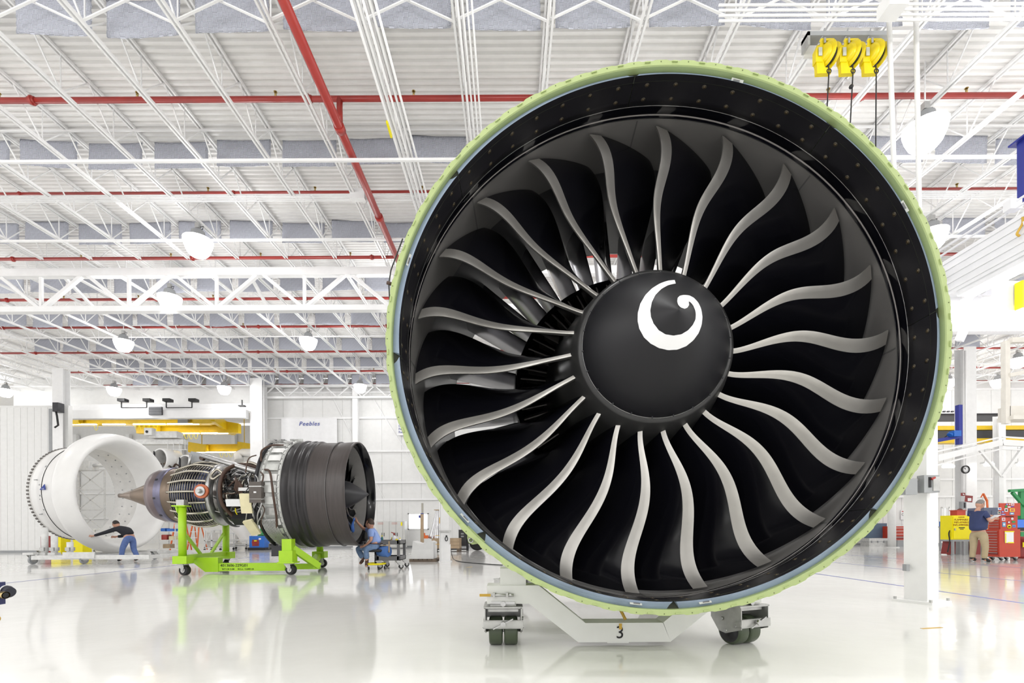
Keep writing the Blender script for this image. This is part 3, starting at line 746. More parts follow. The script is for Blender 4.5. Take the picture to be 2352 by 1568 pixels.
def big_caster(cx, cy, ang, top, lab_parent):
    M = Matrix.Translation((cx, cy, 0)) @ Matrix.Rotation(ang, 4, 'Z')
    def P(x, y, z): return M @ Vector((x, y, z))
    Rz = Matrix.Rotation(ang, 3, 'Z')
    cs = MB(); cs.box(P(0, .0, .31), (.30, .30, .012), ang)
    for sx in (-1, 1):
        side = [(-.15, .31), (.15, .31), (.15, .20), (.07, .10), (0, .09), (-.15, .14)]
        V = [P(sx * .138 + e, y, z) for e in (-.004, .004) for y, z in side]; n_ = len(side)
        cs.add(V, [tuple(range(n_)), tuple(range(2 * n_ - 1, n_ - 1, -1))] + [(i, n_ + i, n_ + (i + 1) % n_, (i + 1) % n_) for i in range(n_)])
    cs.box(P(0, .14, .25), (.27, .008, .12), ang)
    fr = cs.build('caster_fork', ZINC, lab_parent)
    # swivel plates
    MB().cyl(P(0, 0, .32), P(0, 0, .365), .10, n=24).build('swivel_ring', DARKM, lab_parent)
    MB().box(P(0, 0, top - .012), (.20, .2, .024), ang).box(P(0, 0, top - .045), (.23, .22, .02), ang).build('swivel_plate', ZINC, lab_parent)
    sc_ = MB(); sc_.bar(P(-.09, -.10, .345), P(.09, -.10, .34), .02); sc_.cyl(P(0, -.09, .335), P(0, -.13, .335), .02, n=10); sc_.build('swivel_lock', METAL, lab_parent)
    for sx in (-1, 1):
        wd = MB(); pr = []
        for y, r in ((-.052, .095), (-.047, .108), (-.035, .112), (.035, .112), (.047, .108), (.052, .095)): pr.append((r, y))
        wm = Matrix.Translation(P(sx * .059, .0, .112)) @ Matrix.Rotation(ang, 4, 'Z') @ Matrix.Rotation(R(90), 4, 'Z')
        wd.lathe(pr, 36, M=wm); wh = wd.build('wheel', OLIVE, lab_parent)
        MB().lathe([(.095, -.050), (.03, -.045), (.03, -.054), (0, -.054)], 24, M=wm).lathe([(.095, .050), (.03, .045), (.03, .054), (0, .054)], 24, M=wm).build('hub_disc', DARKM, wh)
    MB().cyl(P(-.15, 0, .112), P(.15, 0, .112), .014, n=10).build('axle', METAL, lab_parent)
    br = MB(); br.box(P(0, -.155, .185), (.30, .010, .055), ang); br.box(P(0, -.150, .156), (.30, .02, .006), ang); br.box(P(0, -.150, .214), (.30, .02, .006), ang)
    for sx in (-1, 1): br.bar(P(sx * .15, -.155, .185), P(sx * .146, -.06, .16), .008, .04)
    br.build('brake_bar', ZINC, lab_parent)
    kn = MB(); kn.cyl(P(0, -.16, .192), P(0, -.195, .192), .020, n=8); kn.bar(P(-.075, -.18, .155), P(.075, -.18, .232), .016, .008); kn.build('brake_knob', METAL, lab_parent)
    for sx in (-1, 1): MB().cyl(P(sx * .146, -.1, .16), P(sx * .158, -.1, .16), .014, n=8).cyl(P(sx * .146, .03, .2), P(sx * .158, .03, .2), .014, n=8).build('bolt', METAL, lab_parent)
T0 = ZR(1386)
big_caster(c0.x + (1156 - 1434) * S_, SY + .10, 0, T0, st)
big_caster(c0.x + (1706 - 1434) * S_ + .02, SY + .10, R(22), T0, st)
big_caster(c0.x - 258 * S_, SY + 2.1, R(40), T0, st); big_caster(c0.x + 258 * S_, SY + 2.1, R(20), T0, st)
# ------------------------------------------------------------------ second engine on its lime stand
EY = 11.0; zc = at(620, 1136, EY).z
E = lambda px: at(px, 1136, EY).x
eng = thing('jet_engine', 'complete jet engine with dark brown fan case and bare pipework on a lime green stand', 'engine', (E(600), EY, 0))
ME = Matrix.Translation((0, EY, zc)) @ Matrix.Rotation(R(90), 4, 'Z')
def EL(prof, n=72, **k): return MB().lathe([(r, -x) for r, x in prof], n, M=ME, **k)
def EP(x, r, t): return Vector((x, EY - r * math.sin(t), zc + r * math.cos(t)))
XL = E(830)
EL([(1.145, XL + .01), (1.168, XL), (1.172, XL - .05), (1.155, XL - .3), (1.15, XL - .75), (1.165, XL - .78)]).build('fan_case', BROWN, eng)
EL([(1.165, XL - .78), (1.185, XL - .80), (1.185, XL - .83), (1.16, XL - .85), (1.16, XL - .92), (1.19, XL - .93), (1.19, XL - .97), (1.165, XL - .98), (1.165, XL - 1.08), (1.20, XL - 1.1), (1.20, XL - 1.13), (1.165, XL - 1.15), (1.17, XL - 1.3)]).build('ribbed_case', mat('dark_rib', (.03, .028, .03), .35, .2), eng)
EL([(1.145, XL + .01), (1.12, XL - .02), (1.09, XL - .2)]).build('inlet_liner', BLACKG, eng)
EL([(1.09, XL - .2), (1.085, XL - .75), (1.05, XL - 1.4), (0, XL - 1.45)]).build('inner_liner', mat('inner_liner_grey', (.30, .29, .28), .4), eng)
EL([(1.1755, XL - .38), (1.158, XL - .385), (1.158, XL - .39)]).build('case_seam', GREY, eng)
sp2 = EL([(0.0, XL + .17), (.012, XL + .165), (.15, XL - .03), (.29, XL - .27), (.32, XL - .42)]).build('spinner', mat('spinner_grey', (.035, .035, .04), .35), eng)
bl = MB(); rows = []
for i in range(9):
    r = .30 + .77 * i / 8; tw = .12 + .35 * i / 8
    rows.append([(r * math.sin(c * tw + .12 * math.sin(i * .7)), -(XL - .42 - .28 * c + .0), r * math.cos(c * tw + .12 * math.sin(i * .7))) for c in (0, .25, .5, .75, 1)])
bl.add(*grid(rows), True); bl.add(*grid([[(a * .998, b + .008, c) for a, b, c in r_] for r_ in rows]), True)
b2 = bl.mesh('fan_blade', BLACKG); ML = Matrix.Translation(-off(eng)) @ ME
ed = MB(); ed.add(*grid([[(r_[0][0], r_[0][1] - .004, r_[0][2]), tuple(Vector(r_[0]).lerp(Vector(r_[1]), .35) - Vector((0, .004, 0)))] for r_ in rows]), True); e2 = ed.mesh('leading_edge', TITAN)
for k in range(22):
    o = put('fan_blade', b2, eng, ML @ rot(k * 2 * PI / 22)); put('leading_edge', e2, o)
# light aft case with bolts and boxes
AFT = mat('aft_case_silver', (.62, .63, .61), .38, .25, var=.10, scale=9)
XA = XL - 1.3
EL([(1.17, XA), (1.21, XA - .01), (1.21, XA - .04), (1.17, XA - .05), (1.165, XA - .34), (1.20, XA - .35), (1.20, XA - .39), (1.17, XA - .40), (1.14, XA - .47)]).build('aft_case', AFT, eng)
EL([(1.14, XA - .47), (1.20, XA - .48), (1.20, XA - .52), (1.12, XA - .53), (.8, XA - .56), (.5, XA - .6)]).build('aft_ring', DARKM, eng)
bo = MB().cyl((0, 0, 1.21), (0, 0, 1.235), .012, n=6).mesh('case_bolt', METAL)
for x in (XA - .025, XA - .37):
    for k in range(60):
        put('case_bolt', bo, eng, Matrix.Translation(-off(eng)) @ Matrix.Translation((x, EY, zc)) @ Matrix.Rotation((k + .5) * 2 * PI / 60, 4, 'X'))
random.seed(11)
for k in range(14):
    t = R(8 + k * 11); 
    EL([(1.20, XA - .06), (1.22, XA - .08), (1.22, XA - .30), (1.20, XA - .32)], n=3, a0=-t, a1=-t - R(7)).build('case_panel', random.choice((AFT, WHITE, ZINC, AFT)), eng)
def epath(L): return [EP(*p) for p in L]
def smooth(P, n=6):
    out = []
    for i in range(len(P) - 1):
        p0 = P[max(i - 1, 0)]; p1 = P[i]; p2 = P[i + 1]; p3 = P[min(i + 2, len(P) - 1)]
        for k in range(n):
            t = k / n; out.append(.5 * ((2 * p1) + (p2 - p0) * t + (2 * p0 - 5 * p1 + 4 * p2 - p3) * t * t + (3 * p1 - p0 - 3 * p2 + p3) * t ** 3))
    return out + [P[-1]]
def epipe(L, r, m, nm='pipe'): return MB().tube(smooth(epath(L), 5), r, 7).build(nm, m, eng)
# brown control box with clips
def ebox(x, r, t, sx, sy, sz, m, nm, roll=0):
    p = EP(x, r, t); Mx = Matrix.Rotation(-(t - PI / 2), 3, 'X') @ Matrix.Rotation(roll, 3, 'Y')
    return MB().box(p, (sx, sz, sy), M=Matrix.Rotation((t - PI / 2), 3, 'X') @ Matrix.Rotation(roll, 3, 'Y')).build(nm, m, eng)
BX = E(660)
ebox(E(657), 1.26, R(92), .24, .42, .16, mat('box_brown', (.09, .075, .065), .4), 'control_box')
for t in (R(87), R(98)): ebox(E(657), 1.262, t, .25, .02, .17, ZINC, 'box_strap')
ebox(E(657), 1.345, R(92), .05, .03, .01, PAPER, 'box_label')
ebox(E(634), 1.27, R(102), .22, .40, .06, CREAM, 'access_panel'); ebox(E(634), 1.27, R(126), .20, .36, .06, CREAM, 'access_panel', R(-14))
for k in range(12):
    a = R(72 + k * 3); x = E(640) + random.uniform(-.1, .2)
    epipe([(x, 1.22, a), (x + .1, 1.28, a + .1), (x + random.uniform(-.12, .12), 1.27, a + .3), (x - .1, 1.22, a + .5)], random.uniform(.010, .018), random.choice((METAL, HOSE, ZINC, DARKM)))
epipe([(E(655), 1.22, R(60)), (E(650), 1.26, R(48)), (E(662), 1.25, R(38)), (E(685), 1.22, R(35))], .02, HOSE)
epipe([(E(627), 1.2, R(72)), (E(629), 1.25, R(58)), (E(640), 1.22, R(52))], .012, HOSE)
epipe([(E(668), 1.24, R(70)), (E(682), 1.28, R(74)), (E(690), 1.27, R(95)), (E(688), 1.25, R(120)), (E(672), 1.25, R(140))], .022, HOSE)
for k in range(10): epipe([(E(655) + k * .03, 1.23, R(118)), (E(662) + k * .03, 1.27, R(135)), (E(672) + k * .03, 1.24, R(160))], .012, ZINC)
for k in range(16): ebox(E(random.uniform(635, 700)), 1.22, R(random.uniform(2, 30)), random.uniform(.05, .16), random.uniform(.03, .08), .05, random.choice((ZINC, METAL, DARKM, AFT)), 'fitting', random.uniform(-.4, .4))
for k in range(5):
    y = k * .05; MB().bb(E(640), E(662), EY - .35 + y * 2, EY - .32 + y * 2, .35, .62).build('drain_plate', random.choice((DARKM, GREY)), eng)
# core
CORE = mat('core_metal', (.30, .29, .28), .34, 1.0, var=.3, scale=12)
xs = lambda *L: [(r, E(px)) for r, px in L]
EL(xs((.40, 640), (.42, 600), (.50, 596), (.50, 590), (.44, 585), (.47, 560), (.47, 548), (.62, 545), (.62, 540), (.50, 537), (.54, 522))).build('core_casing', CORE, eng)
EL(xs((.54, 522), (.68, 520), (.70, 514), (.64, 512))).build('turbine_flange', METAL, eng)
EL(xs((.56, 520), (.66, 500), (.68, 470), (.60, 440), (.58, 430))).build('turbine_casing', mat('blued_casing', (.09, .10, .17), .3, 1.0, var=.35, scale=7), eng)
RIBM = mat('tube_silver', (.50, .47, .40), .3, 1.0, var=.08)
for k in range(15):
    u = k / 14; px = 434 + u * 74; r = .60 + .10 * math.sin(PI * min(1, .15 + u * .75)) 
    EL([(r + .016 * math.cos(q * PI / 3), E(px) + .009 * math.sin(q * PI / 3)) for q in range(7)], n=60).build('cooling_hoop', RIBM, eng)
for k in range(9):
    t = R(12 + k * 19)
    MB().tube(smooth([EP(E(426), .61, t), EP(E(440), .66, t), EP(E(470), .74, t), EP(E(500), .725, t), EP(E(514), .68, t)], 5), [.024] * 21, 8).build('cooling_manifold', RIBM, eng)
EL(xs((.585, 430), (.61, 428), (.59, 424), (.60, 412), (.61, 410))).build('rear_frame', BRONZE, eng)
EL(xs((.61, 411), (.63, 408), (.615, 403), (.605, 395))).build('nozzle_band', BLUEST, eng)
EL(xs((.605, 395), (.60, 385), (.55, 371), (.54, 371), (.58, 385), (.50, 400))).build('exhaust_nozzle', mat('nozzle_tint', (.19, .155, .16), .36, 1.0, var=.12, scale=2), eng)
EL(xs((.40, 395), (.375, 372), (.13, 308))).build('exhaust_plug', BRONZE, eng)
EL(xs((.13, 308), (.05, 282), (.048, 274), (0, 274))).build('plug_tip', mat('plug_tip_metal', (.26, .22, .19), .36, 1.0, var=.1), eng)
for t in (R(60), R(100), R(140)): ebox(E(398), .612, t, .05, .04, .01, DARKM, 'nozzle_tab')
random.seed(5)
for k in range(46):
    t0 = R(random.uniform(5, 165)); x0 = E(random.uniform(525, 560)); x1 = E(random.uniform(575, 622)); r = random.uniform(.50, .66)
    mid = random.uniform(-.25, .25)
    epipe([(x0, r, t0), ((x0 * 2 + x1) / 3, r + random.uniform(0, .06), t0 + mid), ((x0 + 2 * x1) / 3, r + random.uniform(-.03, .05), t0 + mid * random.uniform(-1, 1)), (x1, r - .06, t0 + random.uniform(-.2, .2))],
          random.choice((.008, .01, .012, .016)), random.choice((METAL, METAL, DARKM, HOSE, RIBM, BLACK)))
for k in range(26):
    x = E(random.uniform(530, 612)); t = R(random.uniform(20, 160)); a = random.uniform(.3, .9)
    epipe([(x, .56, t), (x + .02, .64, t + a * .3), (x + random.uniform(-.08, .08), .63, t + a * .7), (x, .56, t + a)], random.choice((.009, .012, .02)), random.choice((METAL, DARKM, HOSE, RIBM)))
for k in range(34): ebox(E(random.uniform(526, 618)), random.uniform(.52, .62), R(random.uniform(5, 170)), random.uniform(.04, .14), random.uniform(.04, .10), .07, random.choice((DARKM, METAL, CORE, ZINC, DARKM)), 'accessory', random.uniform(-.5, .5))
# named larger items
epipe([(E(606), .62, R(22)), (E(575), .74, R(30)), (E(555), .76, R(48)), (E(549), .74, R(75)), (E(551), .72, R(110)), (E(566), .70, R(140))], .042, HOSE, 'large_duct')
epipe([(E(612), .60, R(16)), (E(590), .74, R(20)), (E(572), .72, R(33))], .034, RIBM, 'bleed_duct')
epipe([(E(545), .66, R(52)), (E(532), .74, R(46)), (E(523), .72, R(58)), (E(530), .72, R(66)), (E(540), .7, R(56)), (E(552), .7, R(50))], .026, RIBM, 'bleed_duct')
for k in range(6): epipe([(E(572) + k * .03, .66, R(58 + k * 3)), (E(582) + k * .03, .74, R(70 + k * 2)), (E(578) + k * .03, .70, R(86 + k * 2))], .016, HOSE, 'pipe')
P0_ = EP(E(511), .72, R(88)); P1_ = EP(E(511), .775, R(88))
MB().cyl(P0_, P1_, .15, n=28).build('port_shield', mat('orange_ring', (.50, .13, .05), .5), eng); MB().cyl(P1_, P1_ + Vector((0, -.03, 0)), .10, n=24).build('port_plate', METAL, eng); MB().cyl(P1_, P1_ + Vector((-.01, -.10, 0)), .055, .04, n=16).build('port_plug', ZINC, eng)
ebox(E(577), .74, R(107), .30, .15, .05, PAPER, 'wrapped_part'); ebox(E(601), .72, R(85), .22, .07, .07, ZINC, 'actuator'); 
MB().tube([EP(E(576), .7, R(118)), EP(E(575), .72, R(124)), EP(E(576), .72, R(130))], .012, 6).build('yellow_streamer', YELB, eng)
EL([(.70, E(548)), (.73, E(546)), (.73, E(541)), (.69, E(539))], n=40, a0=-R(60), a1=-R(185)).build('gearbox_housing', mat('gearbox_black', (.03, .03, .032), .4), eng)
ebox(E(590), .72, R(140), .5, .2, .2, DARKM, 'gearbox')
# mount yoke and thrust links above the core
MB().prism([(E(440), zc + .80), (E(447), zc + .98), (E(478), zc + .93), (E(492), zc + .72), (E(478), zc + .66), (E(450), zc + .66)], EY - .12, EY + .12).build('aft_mount', GREY, eng)
for y in (-.26, .26): MB().cyl((E(480), EY + y, zc + .86), (E(640), EY + y * 2.2, zc + .40), .055, n=14).build('thrust_link', METAL, eng)
MB().cyl((E(447), EY - .2, zc + .60), (E(452), EY - .2, zc + .9), .03, n=8).build('mount_link', METAL, eng)
MB().cyl((E(482), EY - .3, zc + .80), (E(482), EY - .22, zc + .80), .05, n=12).build('link_pin', HOSE, eng)

def caster(parent, x, y, r=.10, w=.06, ang=0, top=.26, wm=BLACK, fm=ZINC):
    M = Matrix.Rotation(ang, 3, 'Z'); P = lambda a, b, c: Vector((x, y, 0)) + M @ Vector((a, b, c))
    f = MB(); f.box(P(0, 0, top - .012), (.13, .13, .024), ang)
    for s in (-1, 1):
        n_ = 5; side = [(-.07, top - .02), (.08, top - .02), (.10, r + .06), (.07, r - .02), (.0, r + .05)]
        V = [P(a - .0, s * (w / 2 + .012) + e, c) for e in (-.004, .004) for a, c in side]
        f.add(V, [tuple(range(n_)), tuple(range(2 * n_ - 1, n_ - 1, -1))] + [(i, n_ + i, n_ + (i + 1) % n_, (i + 1) % n_) for i in range(n_)])
    f.build('caster_fork', fm, parent)
    wmx = Matrix.Translation(P(.06, 0, r)) @ Matrix.Rotation(ang, 4, 'Z')
    wh = MB().lathe([(0, -w / 2), (r * .5, -w / 2), (r * .55, -w / 2 + .006), (r * .82, -w / 2 + .006), (r * .92, -w / 2), (r, -w / 2 + .012), (r, w / 2 - .012), (r * .92, w / 2), (0, w / 2)], 24, M=wmx).build('wheel', wm, parent)
    MB().lathe([(r * .5, -w / 2 - .004), (0, -w / 2 - .006)], 16, M=wmx).build('hub_cap', fm, wh)

SA = EY - .95; SB = EY + .95
gs = thing('engine_stand', 'lime green wheeled engine stand carrying the engine with the dark fan case', 'stand', (E(560), EY, 0))
def G(px, py, Y): p = at(px, py, Y); return p
xa = G(419, 1240, SA).x; xb = G(519, 1240, SB).x
for x, y, tp in ((xa, SA, G(419, 1163, SA).z), (xb, SB, G(519, 1200, SB).z)):
    MB().cyl((x, y, .36), (x, y, tp), .075, n=20).build('upright', LIME, gs)
    MB().box((x - .02, y, tp + .01), (.28, .2, .025)).build('cap_plate', LIME, gs)
    MB().bb(x - .13, x + .16, y - .12, y + .12, .24, .40).build('corner_block', LIME, gs)
    MB().box((x, y, tp + .08), (.16, .14, .12)).build('mount_saddle', ZINC, gs)
MB().prism([(xa - .13, G(419, 1163, SA).z), (xa - .07, G(419, 1163, SA).z), (xa - .07, G(419, 1163, SA).z - .14)], SA - .05, SA + .05).build('gusset', LIME, gs)
MB().bar((xa, SA, .36), (xb, SB, .36), .14, .11).build('rear_cross_beam', LIME, gs)
MB().bar(((xa * .95 + xb * .05), SA + .1, .85), (xa * .62 + xb * .38, SA + .72, .4), .05).build('brace', LIME, gs)
MB().bar(((xb * .98 + xa * .02), SB - .1, .85), (xa * .38 + xb * .62, SB - .72, .4), .05).build('brace', LIME, gs)
bx0, bx1 = G(500, 1297, 10.55).x, G(652, 1297, 10.55).x; by = 10.55
MB().bb(bx0 - .05, bx1 + .05, by - .07, by + .07, .045, .215).build('long_beam', LIME, gs)
MB().prism([(bx0 - .62, .34), (bx0 + .06, .34), (bx0 + .06, .03), (bx0 - .22, .03)], by - .09, by + .09).build('gusset_box', LIME, gs)
fx = G(663, 1290, SA).x; fx2 = G(735, 1290, SB).x
text('4013606-229G01', .085, INK, gs, TX((G(538, 1295, by - .07).x, by - .073, .165)), 'stencil', align='CENTER')
text('WT CK 5-08     W.L.L. 12,000 LB', .05, INK, gs, TX((G(541, 1302, by - .07).x + .05, by - .073, .085)), 'stencil')
MB().bb(fx - .15, fx + .13, SA - .12, SA + .12, .27, .50).build('pedestal', LIME, gs)
MB().bb(fx - .10, fx + .10, SA - .09, SA + .09, .50, .74).build('pedestal_top', LIME, gs); MB().bb(fx - .17, fx + .17, SA - .14, SA + .14, .24, .27).build('pedestal_plate', LIME, gs)
MB().bb(fx2 - .15, fx2 + .15, SB - .12, SB + .12, .24, .40).build('pedestal', LIME, gs)
MB().cyl((fx2, SB, .4), (fx2, SB, .9), .08, n=16).build('upright', LIME, gs)
MB().bar((fx + .05, SA + .05, .55), (fx + .42, SA + .5, .14), .13, .13).build('front_cross_beam', LIME, gs); MB().bar((fx + .40, SA + .45, .14), (fx2 + .02, SB - .45, .14), .13, .13).build('front_cross_beam', LIME, gs); MB().bar((fx2 + .02, SB - .5, .14), (fx2, SB, .34), .13, .13).build('front_cross_beam', LIME, gs)
MB().bar((bx1, by, .13), (fx + .42, SA + .6, .13), .12, .12).build('front_cross_beam', LIME, gs)
MB().cyl((E(650), EY, .5), (E(650), EY, .62), .3, n=16).build('lower_cradle', DARKM, gs)
for x, y, a in ((xa, SA, R(-12)), (xb, SB, R(150)), (fx, SA, R(-14)), (fx2, SB, R(10))): caster(gs, x, y, .105, .11, a, .25)

# ------------------------------------------------------------------ white inlet cowl on its dolly, at left
cw = thing('inlet_cowl', 'large white engine inlet cowl with a wide polished lip', 'cowl', (-12.6, 15.75, 0))
CY = 15.75; CX = at(292, 1133, CY).x; CZ = at(264, 1133, CY).z
MCW = Matrix.Translation((CX, CY, CZ)) @ Matrix.Rotation(R(90 - 5), 4, 'Z') @ Matrix.Scale(1.2, 4)
def CL(prof, n=96, **k): return MB().lathe([(r, d) for r, d in prof], n, M=MCW, **k)
CL([(1.20, .80), (1.205, .66), (1.225, .48), (1.265, .30), (1.32, .14), (1.385, .04), (1.445, .0), (1.50, .02), (1.55, .09), (1.585, .20), (1.60, .32), (1.595, .42), (1.57, .50), (1.50, .55), (1.38, .57), (1.30, .60)]).build('lip', COWLW, cw)
CL([(1.30, .60), (1.285, .66), (1.275, .95), (1.27, 1.08)]).build('outer_barrel', COWLW, cw)
CL([(1.285, 1.085), (1.285, 1.12), (1.265, 1.13), (1.25, 1.34), (1.235, 1.43)]).build('rear_barrel', COWLW, cw)
CL([(1.20, .80), (1.19, 1.1), (1.18, 1.50), (1.23, 1.50), (1.24, 1.46), (1.235, 1.43)]).build('inner_barrel', mat('inner_barrel_white', (.66, .65, .63), .35, var=.05), cw)
cl = MB().box((0, 1.50, 1.23), (.045, .06, .045)).mesh('latch', mat('latch_grey', (.16, .15, .14), .5, .4))
for k in range(84):
    put('latch', cl, cw, Matrix.Translation(-off(cw)) @ MCW @ rot(k * 2 * PI / 84))
for k in range(14):
    t = R(20 + k * 12.0)
    for d in (.95, 1.25):
        MB().cyl(MCW @ Vector((1.17 * math.sin(t) , d, 1.17 * math.cos(t))), MCW @ Vector((1.205 * math.sin(t), d, 1.205 * math.cos(t))), .018, n=8).build('probe_hole', GREY, cw)
for a, d, wd, hh in ((78, 1.30, .16, .025), (118, 1.30, .16, .025), (100, 1.15, .02, .02), (62, 1.12, .05, .05), (84, 1.14, .05, .04), (96, 1.12, .04, .04), (112, 1.12, .04, .04)):
    t = -R(a); r = float(np.interp(d, (1.1, 1.2, 1.34, 1.43), (1.285, 1.26, 1.25, 1.235)))
    p = MCW @ Vector((r * math.sin(t), d, r * math.cos(t))); nrm = ((MCW.to_3x3()) @ Vector((math.sin(t), .3, math.cos(t)))).normalized()
    MB().bar(p - nrm * .06, p + nrm * .012, wd, hh).build('hatch_mark', GREY, cw)
p = at(122, 1128, 12.0)
p = MCW @ Vector((-1.29 * math.sin(R(88)), 1.0, 1.29 * math.cos(R(88))))
MB().prism([(p.x - .10, p.z - .05), (p.x + .07, p.z - .05), (p.x + .05, p.z + .12)], p.y - .03, p.y - .015).build('blue_warning_mark', BINK, cw)
text('115', .05, PAPER, cw, TX((p.x - .0, p.y - .033, p.z - .02)), 'number')
dl = thing('cowl_dolly', 'white wheeled dolly frame under the big inlet cowl', 'dolly', (-13, 15, 0))
DW = mat('dolly_white', (.72, .72, .71), .45, var=.08, scale=8)
ya, yb = 13.75, 17.2
def D(px, Y): return at(px, 1270, Y).x
for y in (ya, yb): MB().bb(D(75, ya), D(345, ya) - (y - ya) * .05, y - .05, y + .05, .13, .25).build('rail', DW, dl)
MB().bb(D(150, ya), D(222, ya), ya - .09, ya - .05, .16, .34).build('front_plate', DW, dl)
for px in (70, 105, 190, 340): x = D(px, ya); MB().bb(x - .05, x + .05, ya, yb, .14, .24).build('cross_rail', DW, dl)
for px, h in ((103, 1.05), (125, .8), (161, .62)):
    x = D(px, ya + .2); MB().bb(x - .10, x + .10, ya + .1, ya + .3, .25, .32).build('post_foot', DW, dl); MB().cyl((x, ya + .2, .25), (x, ya + .2, h), .08, n=14).build('post', DW, dl); MB().box((x, ya + .2, .42), (.12, .2, .1)).build('post_clamp', ZINC, dl)
for px, y in ((70, ya), (188, ya), (352, ya + 2.2), (90, yb)): x = D(px, y); MB().bb(x - .15, x + .15, y - .08, y + .08, .27, .33).build('outrigger', DW, dl); caster(dl, x, y, .12, .07, R(80), .28, wm=GREY)

# ------------------------------------------------------------------ people
def skinmesh(nodes, edges, root=0):
    me = bpy.data.meshes.new('s'); me.from_pydata([n[0] for n in nodes], edges, [])
    o = bpy.data.objects.new('s', me); col.objects.link(o)
    o.modifiers.new('k', 'SKIN'); ss = o.modifiers.new('u', 'SUBSURF'); ss.levels = 2; ss.render_levels = 2
    for i, n_ in enumerate(nodes):
        r = n_[1]; me.skin_vertices[0].data[i].radius = r if isinstance(r, tuple) else (r, r)
        me.skin_vertices[0].data[i].use_root = (i == root)
    bpy.context.view_layer.update()
    m2 = bpy.data.meshes.new_from_object(o.evaluated_get(bpy.context.evaluated_depsgraph_get()))
    bpy.data.objects.remove(o)
    return m2
def head_geo(c, f, up, s, part):
    """vertices and faces of a head (or the hair shell) turned to look along f"""
    f = f.normalized(); rgt = f.cross(up).normalized(); u = rgt.cross(f)
    bm = bmesh.new(); bmesh.ops.create_uvsphere(bm, u_segments=24, v_segments=18, radius=1)
    V = []
    for v in bm.verts:
        x, y, z = v.co         # x right, y front, z up
        q = Vector((x * .076, y * .094, z * .118))
        if z < -.2: q.x *= 1 - .28 * (-z - .2); q.y *= 1 - .12 * (-z - .2)
        if y > .6 and abs(x) < .22:
            if -.35 < z < .12: q.y += .020 * (1 - abs(x) / .22) * (1 - abs(z + .2) / .45)     # nose
            if -.6 < z < -.45: q.y += .004
        if y > .6 and .05 < z < .25 and .25 < abs(x) < .6: q.y -= .008                       # eye sockets
        if part == 'hair':
            q *= 1.07; q.z += .003
            if y > .35 and z < .55: q *= .80
            if z < -.15: q *= .80
            if abs(x) > .75 and z < .0 and y > -.2: q *= .85
        V.append(tuple(c + (rgt * q.x + f * q.y + u * q.z) * s))
    F = [tuple(v.index for v in fc_.verts) for fc_ in bm.faces]; bm.free()
    return V, F
